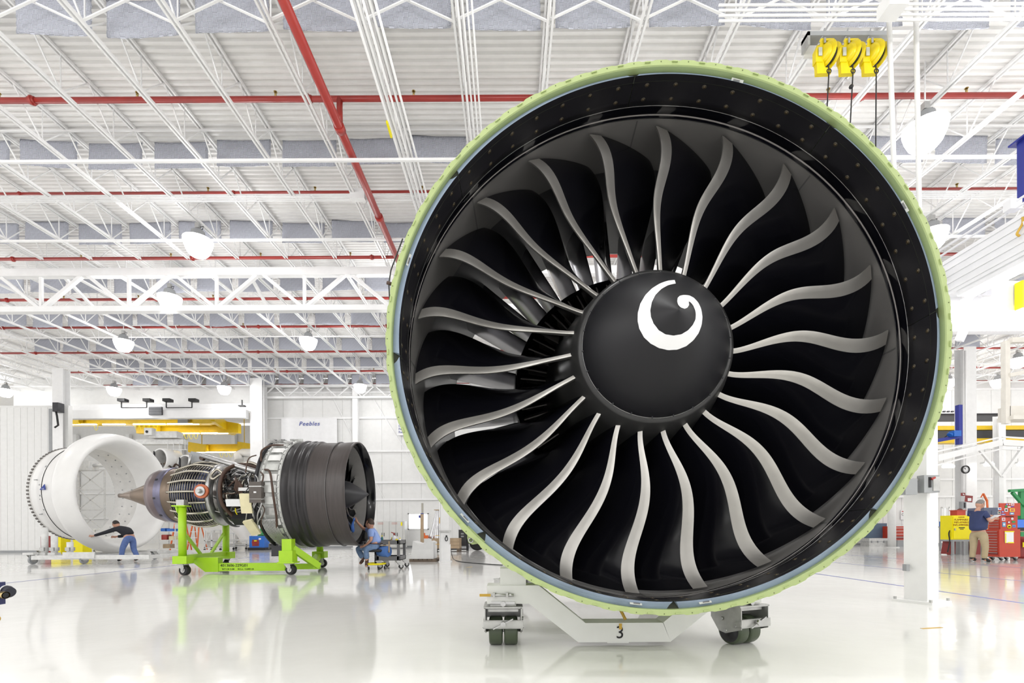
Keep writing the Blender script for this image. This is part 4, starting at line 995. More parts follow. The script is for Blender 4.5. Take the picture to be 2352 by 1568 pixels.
def person(label, loc, J, face, cloth, fingers):
    t = thing('person', label, 'person', loc); L = Vector(loc)
    W = {k: Vector(v) + L for k, v in J.items()}
    up = (W['head'] - W['neck']).normalized()
    f = Vector(face).normalized()
    up = (Vector((0, 0, 1)) + up * .6).normalized(); s = J.get('s', 1) if False else 1
    # body
    N = []; I = {}
    def nd(k, r, p=None): I[k] = len(N); N.append((W[k] if p is None else p, r)); return I[k]
    Ed = []
    nd('pelvis', .11); nd('waist', .11); nd('chest', .12); nd('neck', .052); nd('skull', .05, W['head'] - up * .04)
    Ed += [(0, 1), (1, 2), (2, 3), (3, 4)]
    for s_ in 'LR':
        a = nd('sh' + s_, .055); b = nd('el' + s_, .040); c = nd('wr' + s_, .027); Ed += [(I['chest'], a), (a, b), (b, c)]
        h = nd('hip' + s_, .085); k = nd('kn' + s_, .055); an = nd('an' + s_, .038); to = nd('to' + s_, .03); Ed += [(0, h), (h, k), (k, an), (an, to)]
        d = (W['wr' + s_] - W['el' + s_]).normalized(); fd = Vector(fingers[s_]).normalized()
        pm = nd('palm' + s_, .030, W['wr' + s_] + (d + fd).normalized() * .06); Ed.append((c, pm))
        sd = fd.cross(Vector((0, 1, .3))).normalized()
        if sd.length < .1: sd = Vector((0, 0, 1))
        for q in range(4):
            base = N[pm][0] + fd * .03 + sd * (q - 1.5) * .018; ln = (.034, .042, .045, .036)[q]
            b0 = len(N); N.append((base, .0095)); N.append((base + fd * ln - Vector((0, 0, .004)), .0085)); N.append((base + fd * ln * 1.7 - Vector((0, 0, .018)), .0075)); Ed += [(pm, b0), (b0, b0 + 1), (b0 + 1, b0 + 2)]
        b0 = len(N); tb_ = N[c][0].lerp(N[pm][0], .5) + sd * .03; N.append((tb_, .011)); N.append((tb_ + fd * .035 + sd * .012, .009)); Ed += [(pm, b0), (b0, b0 + 1)]
    me = skinmesh(N, Ed)
    mb = MB(); mb.add([v.co for v in me.vertices], [tuple(p.vertices) for p in me.polygons], True)
    V, F = head_geo(W['head'], f, up, 1.05, 'head'); mb.add(V, F, True)
    rg = f.cross(up).normalized()
    for s_ in (-1, 1):
        e = W['head'] + rg * s_ * .079 - up * .005; mb.tube([e - up * .03, e + f * -.01, e + up * .03], [.008, .016, .008], 8)
    b = mb.build('body', SKIN, t)
    for s_ in (-1, 1): MB().cyl(W['head'] + f * .082 + rg * s_ * .031 + up * .018, W['head'] + f * .092 + rg * s_ * .031 + up * .018, .009, n=8).build('eye', INK, t)
    MB().bar(W['head'] + f * .094 - rg * .02 - up * .055, W['head'] + f * .094 + rg * .02 - up * .055, .006, .006).build('mouth', mat('lips', (.4, .16, .13), .5), t)
    V, F = head_geo(W['head'], f, up, 1.05, 'hair'); h = MB(); h.add(V, F, True); h.build('hair', cloth['hair'], t)
    # shirt
    g_ = cloth.get('girth', 1.0)
    N = [(W['pelvis'] + (W['waist'] - W['pelvis']) * .15, .155 * g_), (W['waist'], .150 * g_), (W['chest'], .150 * g_), (W['chest'].lerp(W['neck'], .72), .078)]; Ed = [(0, 1), (1, 2), (2, 3)]
    for s_ in 'LR':
        a = len(N); N.append((W['sh' + s_], .078)); Ed.append((2, a))
        if cloth['sleeve'] > 1: N += [(W['el' + s_], .058), (W['el' + s_].lerp(W['wr' + s_], .9), .042)]; Ed += [(a, a + 1), (a + 1, a + 2)]
        else: N += [(W['sh' + s_].lerp(W['el' + s_], cloth['sleeve']), .070)]; Ed += [(a, a + 1)]
    me = skinmesh(N, Ed); me.materials.clear(); me.materials.append(cloth['shirt'])
    for p in me.polygons: p.use_smooth = True
    put('shirt', me, t, Matrix.Translation(-L))
    N = [(W['pelvis'] + (W['waist'] - W['pelvis']) * .25, .140 * g_), (W['pelvis'], .145 * g_)]; Ed = [(0, 1)]
    for s_ in 'LR': a = len(N); N += [(W['hip' + s_], .108), (W['hip' + s_].lerp(W['kn' + s_], .5), .092), (W['kn' + s_], .078), (W['kn' + s_].lerp(W['an' + s_], .5), .070), (W['an' + s_].lerp(W['kn' + s_], .05), .066)]; Ed += [(1, a)] + [(a + i, a + i + 1) for i in range(4)]
    me = skinmesh(N, Ed); me.materials.clear(); me.materials.append(cloth['pants'])
    for p in me.polygons: p.use_smooth = True
    put('trousers', me, t, Matrix.Translation(-L))
    for s_ in 'LR':
        a, b_ = W['an' + s_], W['to' + s_]; d = (b_ - a); d.z *= .4; he = a - d.normalized() * .05
        me = skinmesh([(Vector((he.x, he.y, he.z - .02)), .042), (a + Vector((0, 0, .04)), .045), (a.lerp(b_, .55), .046), (b_, .042)], [(0, 1), (0, 2), (2, 3), (1, 2)])
        me.materials.clear(); me.materials.append(cloth['shoe'])
        for p in me.polygons: p.use_smooth = True
        put('shoe', me, t, Matrix.Translation(-L))
    if 'belt' in cloth:
        MB().tube([W['pelvis'] + (W['waist'] - W['pelvis']) * .3 + Vector((.152 * g_ * math.cos(q), .152 * g_ * math.sin(q), 0)) for q in [k * PI / 8 for k in range(16)]], .012, 6, closed=True).build('belt', cloth['belt'], t)
    return t
JEAN = mat('blue_denim', (.10, .16, .38), .75, var=.12, scale=20)
LJEAN = mat('faded_denim', (.16, .25, .42), .75, var=.12, scale=20)
BSW = mat('black_jersey', (.012, .013, .02), .8, var=.1)
# man leaning into the cowl
sA = FP / 14.3; fA = at(290, 1289, 14.3); YA = 12.35; fA = fl(290, 1289)
YA = fl(290, 1289).y; sA = FP / YA; gx = at(290, 1289, YA).x
def q_(px, py, dy, Y=YA, g0=None, py0=1289):
    s = FP / Y; return ((px - (g0 if g0 is not None else 290)) / s, dy, (py0 - py) / s)
person('man in black jersey and blue jeans leaning his hands on the white inlet cowl lip', (gx, YA, 0), dict(
    pelvis=q_(299, 1232, 0), waist=q_(295, 1224, 0), chest=q_(283, 1215, 0), neck=q_(273, 1209, 0), head=q_(267, 1204, 0),
    shL=q_(278, 1214, -.17), elL=q_(259, 1222, -.26), wrL=q_(233, 1230, -.3), shR=q_(280, 1214, .17), elR=q_(270, 1231, .2), wrR=q_(262, 1232, .1),
    hipL=q_(297, 1236, -.09), knL=q_(288, 1261, -.12), anL=q_(286, 1283, -.12), toL=q_(277, 1287, -.12),
    hipR=q_(300, 1236, .09), knR=q_(300, 1261, .12), anR=q_(310, 1283, .14), toR=q_(300, 1287, .14)), (-1, .1, -.35),
    dict(hair=mat('hair_dark', (.02, .012, .01), .6), shirt=BSW, sleeve=2, pants=JEAN, shoe=BLACK), dict(L=(-1, 0, .25), R=(-1, 0, 0)))
# seated man wiping the fan
YB = 11.35; gx = at(850, 1300, YB).x
p0B = 1217 + EYE * FP / YB + 1.7
qb = lambda px, py, dy: q_(px, py, dy, YB, 850, p0B)
person('seated man in pale blue shirt and jeans reaching a blue cloth into the dark engine', (gx, YB, 0), dict(
    pelvis=qb(864, 1252, 0), waist=qb(862, 1240, 0), chest=qb(857, 1223, 0), neck=qb(853, 1213, 0), head=qb(850, 1203, 0),
    shL=qb(857, 1219, -.18), elL=qb(859, 1239, -.22), wrL=qb(846, 1250, -.15), shR=qb(846, 1217, .17), elR=qb(829, 1214, .22), wrR=qb(815, 1199, .22),
    hipL=qb(862, 1255, -.1), knL=qb(845, 1259, -.16), anL=qb(847, 1286, -.14), toL=qb(847, 1301, -.2),
    hipR=qb(860, 1255, .1), knR=qb(818, 1259, .12), anR=qb(831, 1285, .12), toR=qb(823, 1296, .1)), (-1, .12, .15),
    dict(hair=mat('hair_brown', (.05, .03, .02), .6), shirt=mat('chambray', (.30, .42, .78), .75, var=.05), sleeve=.75, pants=LJEAN, shoe=mat('brown_leather', (.07, .03, .02), .5), belt=mat('belt_brown', (.05, .02, .015), .5)), dict(L=(-1, 0, -.2), R=(-.4, 0, 1)))
c = at(811, 1198, YB + .22)
me = skinmesh([(c + Vector((.02, 0, .10)), .03), (c + Vector((.03, 0, .06)), .035), (c, .02), (c + Vector((-.02, 0, -.10)), .045), (c + Vector((-.01, 0, -.20)), .05), (c + Vector((.0, 0, -.26)), .03)], [(0, 1), (1, 2), (2, 3), (3, 4), (4, 5)])
me.materials.clear(); me.materials.append(mat('blue_cloth', (.08, .20, .62), .8, var=.08))
tag(put('cleaning_cloth', me), 'crumpled blue wiping cloth held up inside the dark engine inlet', 'cloth')
cb = thing('clipboard', 'clipboard with white sheet lying on the seated man’s knee', 'clipboard', tuple(at(833, 1243, YB)))
cb['label'] = 'clipboard with white sheet on the lap of the seated man'
p = at(833, 1244, YB); MB().box(p, (.30, .22, .006), M=Matrix.Rotation(R(6), 3, 'Y')).build('board', DARKM, cb); MB().box(p + Vector((0, 0, .006)), (.27, .2, .003), M=Matrix.Rotation(R(6), 3, 'Y')).build('sheet', PAPER, cb); MB().box(p + Vector((-.08, 0, .02)), (.05, .08, .015)).build('clip', METAL, cb)
# stool
so = thing('rolling_stool', 'black padded rolling stool with a yellow foot ring', 'stool', (at(863, 1300, YB).x, YB, 0))
p = at(863, 1264, YB); hz = p.z
MB().lathe([(0, -.03), (.17, -.03), (.19, 0), (.17, .03), (0, .035)], 28, M=Matrix.Translation((p.x, YB, hz)) @ Matrix.Rotation(R(90), 4, 'X')).build('seat', BLACK, so)
MB().cyl((p.x, YB, .12), (p.x, YB, hz), .03, n=12).build('gas_column', DARKM, so)
MB().tube([(p.x + .22 * math.cos(a), YB + .22 * math.sin(a), .13) for a in [k * PI / 14 for k in range(28)]], .02, 8, closed=True).build('foot_ring', YELB, so)
for k in range(5):
    a = k * 2 * PI / 5 + .3; x, y = p.x + .2 * math.cos(a), YB + .2 * math.sin(a); MB().bar((p.x, YB, .11), (x, y, .12), .035).build('leg', YELB, so); MB().cyl((x - .012, y, .035), (x + .012, y, .035), .035, n=12).build('wheel', BLACK, so); MB().cyl((x, y, .05), (x, y, .12), .01, n=6).build('stem', METAL, so)
# grey cart
gc = thing('utility_cart', 'grey two-shelf service cart with a blue paper roll beside the seated man', 'cart', (at(890, 1300, 11.6).x, 11.6, 0))
xl, xr = at(868, 1300, 11.5).x, at(921, 1300, 11.5).x; y0, y1 = 11.35, 12.05; zt_ = at(900, 1240, 11.5).z
for z, h in ((zt_ - .1, .1), (.20, .1)):
    MB().bb(xl, xr, y0, y1, z, z + .015).build('shelf', CARTG, gc)
    MB().bb(xl, xr, y0, y0 + .015, z, z + h).bb(xl, xr, y1 - .015, y1, z, z + h).bb(xl, xl + .015, y0, y1, z, z + h).bb(xr - .015, xr, y0, y1, z, z + h).build('shelf_rim', CARTG, gc)
for x in (xl + .03, xr - .03):
    for y in (y0 + .03, y1 - .03): MB().bb(x - .03, x + .03, y - .03, y + .03, .2, zt_).build('leg', CARTG, gc); caster(gc, x, y, .06, .035, R(30), .2)
px_ = at(886, 1266, 11.4)
tr = thing('paper_roll', 'big blue paper towel roll hanging under the cart top', 'roll', tuple(px_))
BR = mat('blue_paper', (.07, .17, .45), .8, var=.04)
MB().cyl((px_.x - .18, y0 + .1, px_.z), (px_.x + .08, y0 + .0, px_.z), .13, n=28).build('paper', BR, tr); MB().cyl((px_.x + .08, y0 - .0, px_.z), (px_.x + .086, y0 - .002, px_.z), .03, n=16).build('core', BLACK, tr)
MB().bar((px_.x + .095, y0 - .01, px_.z - .02), (px_.x + .095, y0 - .01, zt_ - .02), .035, .012).build('wooden_hanger', WOOD, tr); MB().bar((px_.x + .12, y0 - .01, zt_ - .12), (px_.x - .3, y0 - .01, zt_ - .12), .02, .02).build('wooden_bar', WOOD, tr)
def bottle(x, y, z, h, r, m, capm, lab, cat='bottle'):
    t = thing('bottle', lab, cat, (x, y, z)); Mx = Matrix.Translation((x, y, z)) @ Matrix.Rotation(R(90), 4, 'X')
    MB().lathe([(0, 0), (r, 0), (r, h * .55), (r * .9, h * .68), (r * .35, h * .8), (r * .35, h * .86), (0, h * .86)], 16, M=Mx).build('body', m, t); MB().cyl((x, y, z + h * .84), (x, y, z + h), r * .42, n=10).build('cap', capm, t); return t
zz = zt_ - .085
b1 = bottle(at(899, 1, 11.6).x, 11.6, zz, .24, .05, PAPER, RED, 'white trigger spray bottle with a red nozzle on the cart'); MB().bar((b1.location.x + .02, 11.6, zz + .24), (b1.location.x - .07, 11.6, zz + .27), .03, .02).build('trigger', RED, b1)
bottle(at(906, 1, 11.6).x, 11.55, zz, .14, .035, YELB, PAPER, 'small yellow labelled bottle, left of a pair on the cart'); bottle(at(913, 1, 11.6).x, 11.55, zz, .14, .035, PAPER, YELB, 'small white bottle with yellow band at the right end of the cart')
bottle(at(871, 1, 11.6).x, 11.6, zz, .2, .03, mat('teal_bottle', (.02, .16, .17), .4), YELB, 'dark teal bottle at the left end of the cart')
bottle(at(891, 1, 11.6).x, 11.7, zz, .15, .03, mat('amber', (.6, .4, .1), .4), YELB, 'thin amber bottle beside the trigger spray on the cart')
for px in (889, 900): 
    x = at(px, 1, 11.6).x; solo('wipe_box', MB().bb(x - .05, x + .05, 11.42, 11.52, zz, zz + .045), BINK, 'blue and white wipe box on the cart, %s one' % ('left' if px < 895 else 'right'), 'box')

# ------------------------------------------------------------------ objects between engine and fan
cbn = thing('storage_cabinet', 'pale grey double cabinet with red stencils against the back wall', 'cabinet', (at(898, 1258, 24.3).x, 24.5, 0))
xa_, xb_ = at(864, 1200, 24.3).x, at(929, 1200, 24.3).x; CAB = mat('cabinet_grey', (.62, .62, .60), .45, var=.02)
MB().bb(xa_, xb_, 24.32, 24.9, .05, 1.38).build('body', CAB, cbn)
for k in range(4):
    x0 = xa_ + (xb_ - .1 - xa_) * k / 4; d = MB().bb(x0 + .01, x0 + (xb_ - .1 - xa_) / 4 - .01, 24.29, 24.32, .1, 1.35).build('door', CAB, cbn)
    hx = x0 + (.28 if k % 2 == 0 else .06); MB().bb(hx, hx + .02, 24.26, 24.29, .62, .80).build('handle', DARKM, d)
for k, x in enumerate((xa_ + .22, xa_ + .92)): text('SHOP TOOLS', .06, RINK, cbn, TX((x, 24.28, 1.28)), 'stencil'); text('KEEP LOCKED', .05, RINK, cbn, TX((x, 24.28, 1.2)), 'stencil')
MB().bb(xb_ - .18, xb_ - .1, 24.27, 24.29, 1.15, 1.33).build('warning_label', YELB, cbn)
for k in list(cbn.children): 
    if k.name.startswith('stencil'): bpy.data.objects.remove(k)
for x in (xa_ + .22, xa_ + .92):
    for dz in (1.29, 1.23): MB().bb(x - .14, x + .14, 24.285, 24.29, dz, dz + .02).build('red_stencil_line', mat('faint_red', (.6, .25, .22), .6), cbn)
# wrapped white cargo on a pallet
p = fl(975, 1290); YW = p.y
pw = thing('pallet', 'low dark wooden pallet jack base under the white wrapped load', 'pallet', (p.x, YW, 0))
X0, X1 = at(940, 1290, YW).x, at(1003, 1290, YW).x
for k in range(6): MB().bb(X0 + k * (X1 - X0) / 6, X0 + (k + .85) * (X1 - X0) / 6, YW, YW + .9, .05, .08).build('board', mat('old_timber', (.16, .12, .09), .7, var=.2), pw)
for y in (0, .4, .8): MB().bb(X0, X1, YW + y, YW + y + .1, .0, .05).build('runner', MC['old_timber'], pw)
wr = MB(); top = []; bot = []
W_ = [(0.10, .58), (.28, .50), (.5, .53), (.70, .60), (.78, .58)]
a_ = X0 + .0
cols = [(X0 - .0, X0 + .10, .60), (X0 + .2, X0 + .25, .535), (X0 + .40, X0 + .42, .53), (X0 + .62, X0 + .60, .60), (X1 - .1, X1 - .10, .56)]
for y in (YW + .05, YW + .75):
    for xb0, xt0, h in cols: wr.v.append((xb0 if xb0 > X0 else X0 + .02, y, .082)); wr.v.append((xb0 * .4 + xt0 * .6, y + (.02 if y < YW + .3 else -.02), .35)); wr.v.append((xt0, y, h))
n5 = 15
for s in (0, n5):
    for i in range(4):
        for j in range(2): wr.f.append((s + i * 3 + j, s + (i + 1) * 3 + j, s + (i + 1) * 3 + j + 1, s + i * 3 + j + 1)); wr.sm.append(False)
for i in range(4): wr.f.append((i * 3 + 2, (i + 1) * 3 + 2, n5 + (i + 1) * 3 + 2, n5 + i * 3 + 2)); wr.sm.append(False)
for e in (0, 12):
    for j in range(2): wr.f.append((e + j, e + j + 1, n5 + e + j + 1, n5 + e + j)); wr.sm.append(False)
solo('wrapped_load', wr, mat('foam_wrap', (.82, .82, .82), .7, var=.02), 'white foam-wrapped load with peaked corners on the pallet', 'package')
# timber post, silver foil cone, crate, forklift
bt = thing('timber_prop', 'tall weathered timber prop standing before the small window', 'post', (at(969, 1240, 19).x, 19, 0))
x = at(969, 1240, 19).x; MB().bb(x - .06, x + .06, 19, 19.12, 0, 1.55).build('lower_timber', WOOD, bt); MB().bb(x - .02, x + .05, 19.02, 19.1, 1.5, 1.98).build('upper_timber', mat('grey_timber', (.4, .38, .33), .7), bt); MB().bb(x - .04, x + .06, 18.99, 19.13, 1.55, 1.58).build('strap', BINK, bt)
MB().bb(x - .12, x - .05, 19, 19.1, 1.4, 1.5).build('clamp', NAVY, bt)
bc = thing('wooden_crate', 'low pale wooden crate behind the white column', 'crate', (at(1012, 1250, 20).x, 20.3, 0))
x0, x1 = at(985, 1, 20).x, at(1048, 1, 20).x
for k in range(3): MB().bb(x0, x1, 20, 20.02, .15 + k * .14, .28 + k * .14).build('plank', WOOD, bc)
MB().bb(x0, x1, 20.02, 21, .15, .57).build('body', WOOD, bc)
for x in (x0, (x0 + x1) / 2, x1 - .1): MB().bb(x, x + .1, 20, 21, 0, .15).build('skid', mat('old_timber', (1, 1, 1)), bc)
fx_ = at(1006, 1200, 20.5)
ft = thing('foil_bundle', 'shiny silver foil cone standing on the crate', 'bundle', (fx_.x, 20.5, .57))
for k in range(11):
    a = PI + k * PI / 10; MB().tube([(fx_.x + .36 * math.cos(a), 20.5 + .2 * math.sin(a), .57), (fx_.x + .20 * math.cos(a), 20.5 + .12 * math.sin(a), 1.1), (fx_.x + .07 * math.cos(a), 20.5 + .05 * math.sin(a), 1.75)], [.07, .05, .02], 6).build('foil_fold', mat('foil', (.45, .45, .46), .22, 1.0, var=.1), ft)
MB().box((fx_.x, 20.5, 1.77), (.3, .2, .03)).build('cap_board', WOOD, ft)
tb_ = at(978, 1230, 20.2); solo('toolbox', MB().bb(tb_.x - .12, tb_.x + .1, 20.1, 20.3, .57, .7).bb(tb_.x - .1, tb_.x - .02, 20.1, 20.2, .7, .8), ORANGE, 'small orange tool case on the crate left of the foil', 'case')
fk = thing('forklift', 'dark forklift partly hidden by the lower left rim of the fan', 'forklift', (at(1075, 1260, 21.5).x, 21.9, 0))
FKB = mat('forklift_black', (.03, .03, .032), .45)
x0 = at(1047, 1, 21.5).x; x1 = at(1064, 1, 21.5).x; x2 = at(1100, 1, 21.5).x
MB().bb(x0, x1, 21.5, 22.3, .2, .93).build('battery_box', FKB, fk); MB().bb(x1, x2, 21.7, 22.6, .3, 1.1).build('truck_body', FKB, fk); MB().bb(x1 + .0, x1 + .1, 21.6, 21.7, 0, 1.2).build('mast', DARKM, fk)
MB().lathe([(0, -.1), (.10, -.11), (.12, -.09), (.27, -.1), (.34, -.08), (.36, 0), (.34, .08), (0, .1)], 28, M=Matrix.Translation((x1 + .5, 21.5, .36))).build('wheel', BLACK, fk)
MB().bb(x0 + .1, x1 - .1, 21.49, 21.5, .72, .78).bb(x0 + .1, x1 - .1, 21.49, 21.5, .6, .66).build('label_plate', GREY, fk); MB().bb(x0 - 1.4, x1, 21.7, 21.8, .03, .08).build('fork', DARKM, fk); MB().bb(x0 + .2, x0 + .5, 21.6, 21.8, .93, 1.0).build('beacon', YELB, fk)
# columns
def column(name, lab, px, Y, wd, top, extra=True):
    x = at(px, 1250, Y).x; t = thing(name, lab, 'column', (x, Y, 0))
    MB().bb(x - wd / 2, x + wd / 2, Y - .01, Y + .01, 0, top).bb(x - wd / 2, x + wd / 2, Y + wd * .8, Y + wd * .8 + .02, 0, top).build('flange', STEELW, t); MB().bb(x - .01, x + .01, Y, Y + wd * .8, 0, top).build('web', STEELW, t)
    MB().box((x, Y + wd * .4, .01), (wd * 1.5, wd * 1.3, .02)).build('base_plate', STEELW, t)
    return t, x
t, x = column('column', 'white boxed column left of the fan with a black ring mark', 1022, fl(1022, 1290).y, .24, 7.0)
Yc = fl(1022, 1290).y
MB().bb(x - .155, x - .125, Yc - .04, Yc + .1, .02, 7).bb(x + .12, x + .14, Yc + .0, Yc + .2, .0, .5).build('conduit', STEELW, t); MB().bb(x - .14, x + .18, Yc - .06, Yc - .02, .85, .90).build('bolt_strap', ZINC, t)
MB().tube([(x + .05 + .035 * math.cos(a), Yc - .05, .66 + .06 * math.sin(a)) for a in [k * PI / 8 for k in range(16)]], .012, 6, closed=True).cyl((x + .05, Yc - .05, .74), (x + .05, Yc - .02, .74), .025, n=8).build('ring_hook', BLACK, t)
for z in (.5, .75): MB().bb(x - .26, x - .15, Yc - .06, Yc - .05, z, z + .015).build('yellow_pin', YTAG, t)
MB().bb(x - .155, x - .135, Yc - .05, Yc - .04, 1.1, 1.27).build('yellow_label', YTAG, t)
p1, p2 = fl(1036, 1265), fl(1170, 1297)
cpt = [Vector((at(1034, 1240, 17).x, 17, .35)), Vector((at(1040, 1270, 15.5).x, 15.5, .02))] + [Vector((*fl(a, b)[:2], .012)) for a, b in ((1052, 1289), (1080, 1293), (1120, 1296), (1165, 1299))]
solo('power_cable', MB().tube(smooth(cpt, 6), .012, 6), BLACK, 'thin black cable trailing on the floor from the white column towards the fan', 'cable')
t, x = column('column', 'white steel column on the back wall beneath the lamp left of the fan', 817, 25.2, .28, 8.9)
t, x = column('column', 'wide white column between the crane bay opening and the banner', 590, 24.6, .62, 8.7)
MB().cyl((x + .5, 24.4, 0), (x + .5, 24.4, 8.5), .03, n=8).build('conduit', STEELW, t)
t, x = column('column', 'white column at left beside the folding partition', 134, 21.5, .46, 8.2)
MB().bb(x - .4, x - .25, 21.5, 21.7, 3.4, 6.4).build('seal_strip', GREY, t); MB().tube([(x + .1, 21.3, 6.3), (x + .25, 21.2, 6.0), (x + .3, 21.2, 5.6), (x + .15, 21.2, 5.5)], .04, 6).build('motor_cable', BLACK, t); MB().bb(x + .05, x + .3, 21.2, 21.5, 6.2, 6.6).build('motor', DARKM, t)
# banner with lettering, second sign
bn = thing('banner', 'white banner with blue Peebles lettering hung on the back wall', 'banner', (at(710, 1000, 25.4).x, 25.4, 5))
a = at(646, 961, 25.42); b = at(775, 1090, 25.42)
V = []; nx = 24
for j in range(2):
    for i in range(nx + 1): V.append((a.x + (b.x - a.x) * i / nx, 25.40 + .012 * math.sin(i * 1.3), a.z if j else b.z))
mb = MB(); mb.add(V, [(i, i + 1, nx + 2 + i, nx + 1 + i) for i in range(nx)], True); mb.build('cloth', PAPER, bn)
text('Peebles', .31, mat('banner_blue', (.03, .06, .35), .6), bn, TX(at(710, 973, 25.37)), 'lettering', shear=.25, space=1.15, ext=.004)
sg = thing('wall_sign', 'small white sign with blue words, cut off by the left rim of the fan', 'sign', tuple(at(925, 978, 25.4)))
a = at(912, 958, 25.4); MB().bb(a.x, a.x + .9, 25.38, 25.41, a.z - .95, a.z).build('board', PAPER, sg)
text('Bu\nDe\nPer\nRec', .16, BINK, sg, TX((a.x + .08, 25.37, a.z - .55)), 'lettering', align='LEFT')

# ------------------------------------------------------------------ crane bay seen at left
CB = mat('header_white', (.74, .74, .74), .4, var=.02)
hb = thing('door_header', 'long white header beam over the opening to the crane bay', 'beam', (-15.5, 24, 6.8))
a = at(148, 925, 24.4); b = at(567, 960, 24.4)
MB().bb(a.x, b.x, 24.3, 24.6, b.z, b.z + .42).build('lower_beam', CB, hb); MB().bb(a.x, b.x, 24.7, 25.0, b.z + .42, a.z).build('upper_beam', STEELW, hb)
for px0, px1 in ((279, 337), (382, 441)):
    p0, p1 = at(px0, 936, 24.2), at(px1, 936, 24.2)
    MB().bar((p0.x, 24.2, p0.z), (p1.x, 24.2, p0.z), .04).bar((p0.x, 24.2, p0.z), (p0.x, 24.2, p0.z + .3), .04).bar((p1.x, 24.2, p0.z), (p1.x, 24.2, p0.z + .3), .04).build('cable_bracket', BLACK, hb)
    for p in (p0, p1): MB().bb(p.x - .06, p.x + .3, 24.0, 24.3, p.z + .28, p.z + .42).build('trolley', BLACK, hb)
p = at(356, 943, 24.2); MB().bb(p.x - .33, p.x + .33, 24.22, 24.29, p.z - .2, p.z + .2).build('vent_grille', DARKM, hb)
for k in range(9): MB().bb(p.x - .32, p.x + .32, 24.19, 24.22, p.z - .19 + k * .043, p.z - .17 + k * .043).build('louvre', GREY, hb)
p = at(556, 932, 24.2); MB().bar((p.x, 24.2, p.z), (p.x, 24.2, p.z + .3), .05).bb(p.x - .15, p.x + .15, 24.1, 24.3, p.z - .03, p.z + .03).build('end_bracket', BLACK, hb)
def crane(name, lab, px0, px1, pyt, pyb, Y, tubes, loops, ends=True):
    a, b = at(px0, pyt, Y), at(px1, pyb, Y); t = thing(name, lab, 'crane', (a.x, Y, a.z))
    MB().bb(a.x, b.x, Y, Y + .3, b.z, a.z).build('bridge_girder', YEL, t); MB().bb(a.x, b.x, Y - .12, Y + .42, a.z, a.z + .04).build('top_flange', YEL, t); MB().bb(a.x, b.x, Y - .1, Y + .4, b.z - .04, b.z).build('bottom_flange', YEL, t)
    if ends:
        for x in (a.x + .2, b.x - .3): MB().prism([(x - .3, a.z + .15), (x + .9, a.z - .05), (x + .9, b.z - .1), (x - .3, b.z - .1)], Y - .45, Y - .15).build('end_truck', YEL, t)
    z = b.z - .09
    for u in (.12, .88): MB().cyl((a.x + (b.x - a.x) * u, Y + .15, a.z + .04), (a.x + (b.x - a.x) * u, Y + .15, roof(7.0, Y) + .02), .03, n=6).build('hanger_rod', YEL, t)
    for (u0, u1) in tubes:
        p0, p1 = at(u0, pyb, Y - .3).x, at(u1, pyb, Y - .3).x
        f = MB().bb(p0, p1, Y - .36, Y - .24, z + .03, z + .07).build('light_fixture', YEL, t); MB().cyl((p0, Y - .3, z - .01), (p1, Y - .3, z - .01), .035, n=8).build('lamp_tube', TUBE, f)
    for (u0, n_) in loops:
        for k in range(n_):
            x = at(u0 + k * 11, 1, Y - .3).x; MB().tube([(x + .11 - .11 * math.cos(q), Y - .32, z - .34 * math.sin(q)) for q in [i * PI / 8 for i in range(9)]], .012, 6).build('festoon_cable', YELB, t)
    return t
t = crane('overhead_crane', 'yellow overhead crane with a long row of lit tubes across the crane bay', 152, 478, 958, 972, 27.5, ((150, 222), (236, 288), (306, 380), (384, 457)), ((212, 1), (305, 5)))
p = at(425, 965, 27.3); MB().bb(p.x - .28, p.x + .28, 27.1, 27.3, p.z - .2, p.z + .22).build('control_box', GREY, t)
t = crane('overhead_crane', 'second yellow crane girder with two lit tubes and cable loops', 330, 534, 975, 993, 28.6, ((408, 458), (462, 524)), ((408, 4),))
t = crane('overhead_crane', 'farther small yellow crane girder behind the round white column duct', 445, 574, 1022, 1036, 33, ((449, 560),), ((500, 4),))
cr = thing('crane_rail', 'yellow crane runway beam angling back into the crane bay', 'rail', tuple(at(500, 970, 28)))
MB().bar(at(489, 958, 26.5), at(536, 990, 29.5), .2, .5).build('runway_beam', YEL, cr)
mr = thing('monorail_hoist', 'white monorail hoist unit under the yellow cranes', 'hoist', tuple(at(375, 1000, 25)))
p = at(375, 998, 25.2)
MB().bb(p.x - .75, p.x + .7, 25.2, 25.7, p.z - .15, p.z + .18).build('trolley_beam', DW, mr); MB().bb(p.x - .85, p.x - .45, 25.0, 25.3, p.z - .05, p.z + .32).build('motor_housing', DW, mr); MB().bb(p.x - 1.6, p.x + .9, 25.4, 25.8, p.z - .45, p.z - .2).build('lower_beam', DW, mr)
MB().cyl((p.x - .7, 24.98, p.z + .12), (p.x - .7, 25.0, p.z + .12), .07, n=12).build('fan_opening', BLACK, mr)
for k in range(4): MB().bar((p.x + .1 + k * .3, 25.4, p.z - .2), (p.x + .1 + k * .3, 25.4, p.z - .75), .03).build('hanger_rod', DW, mr)
MB().bar((p.x + .1, 25.4, p.z - .75), (p.x + 1.1, 25.4, p.z - .75), .04).build('hanger_rail', DW, mr)
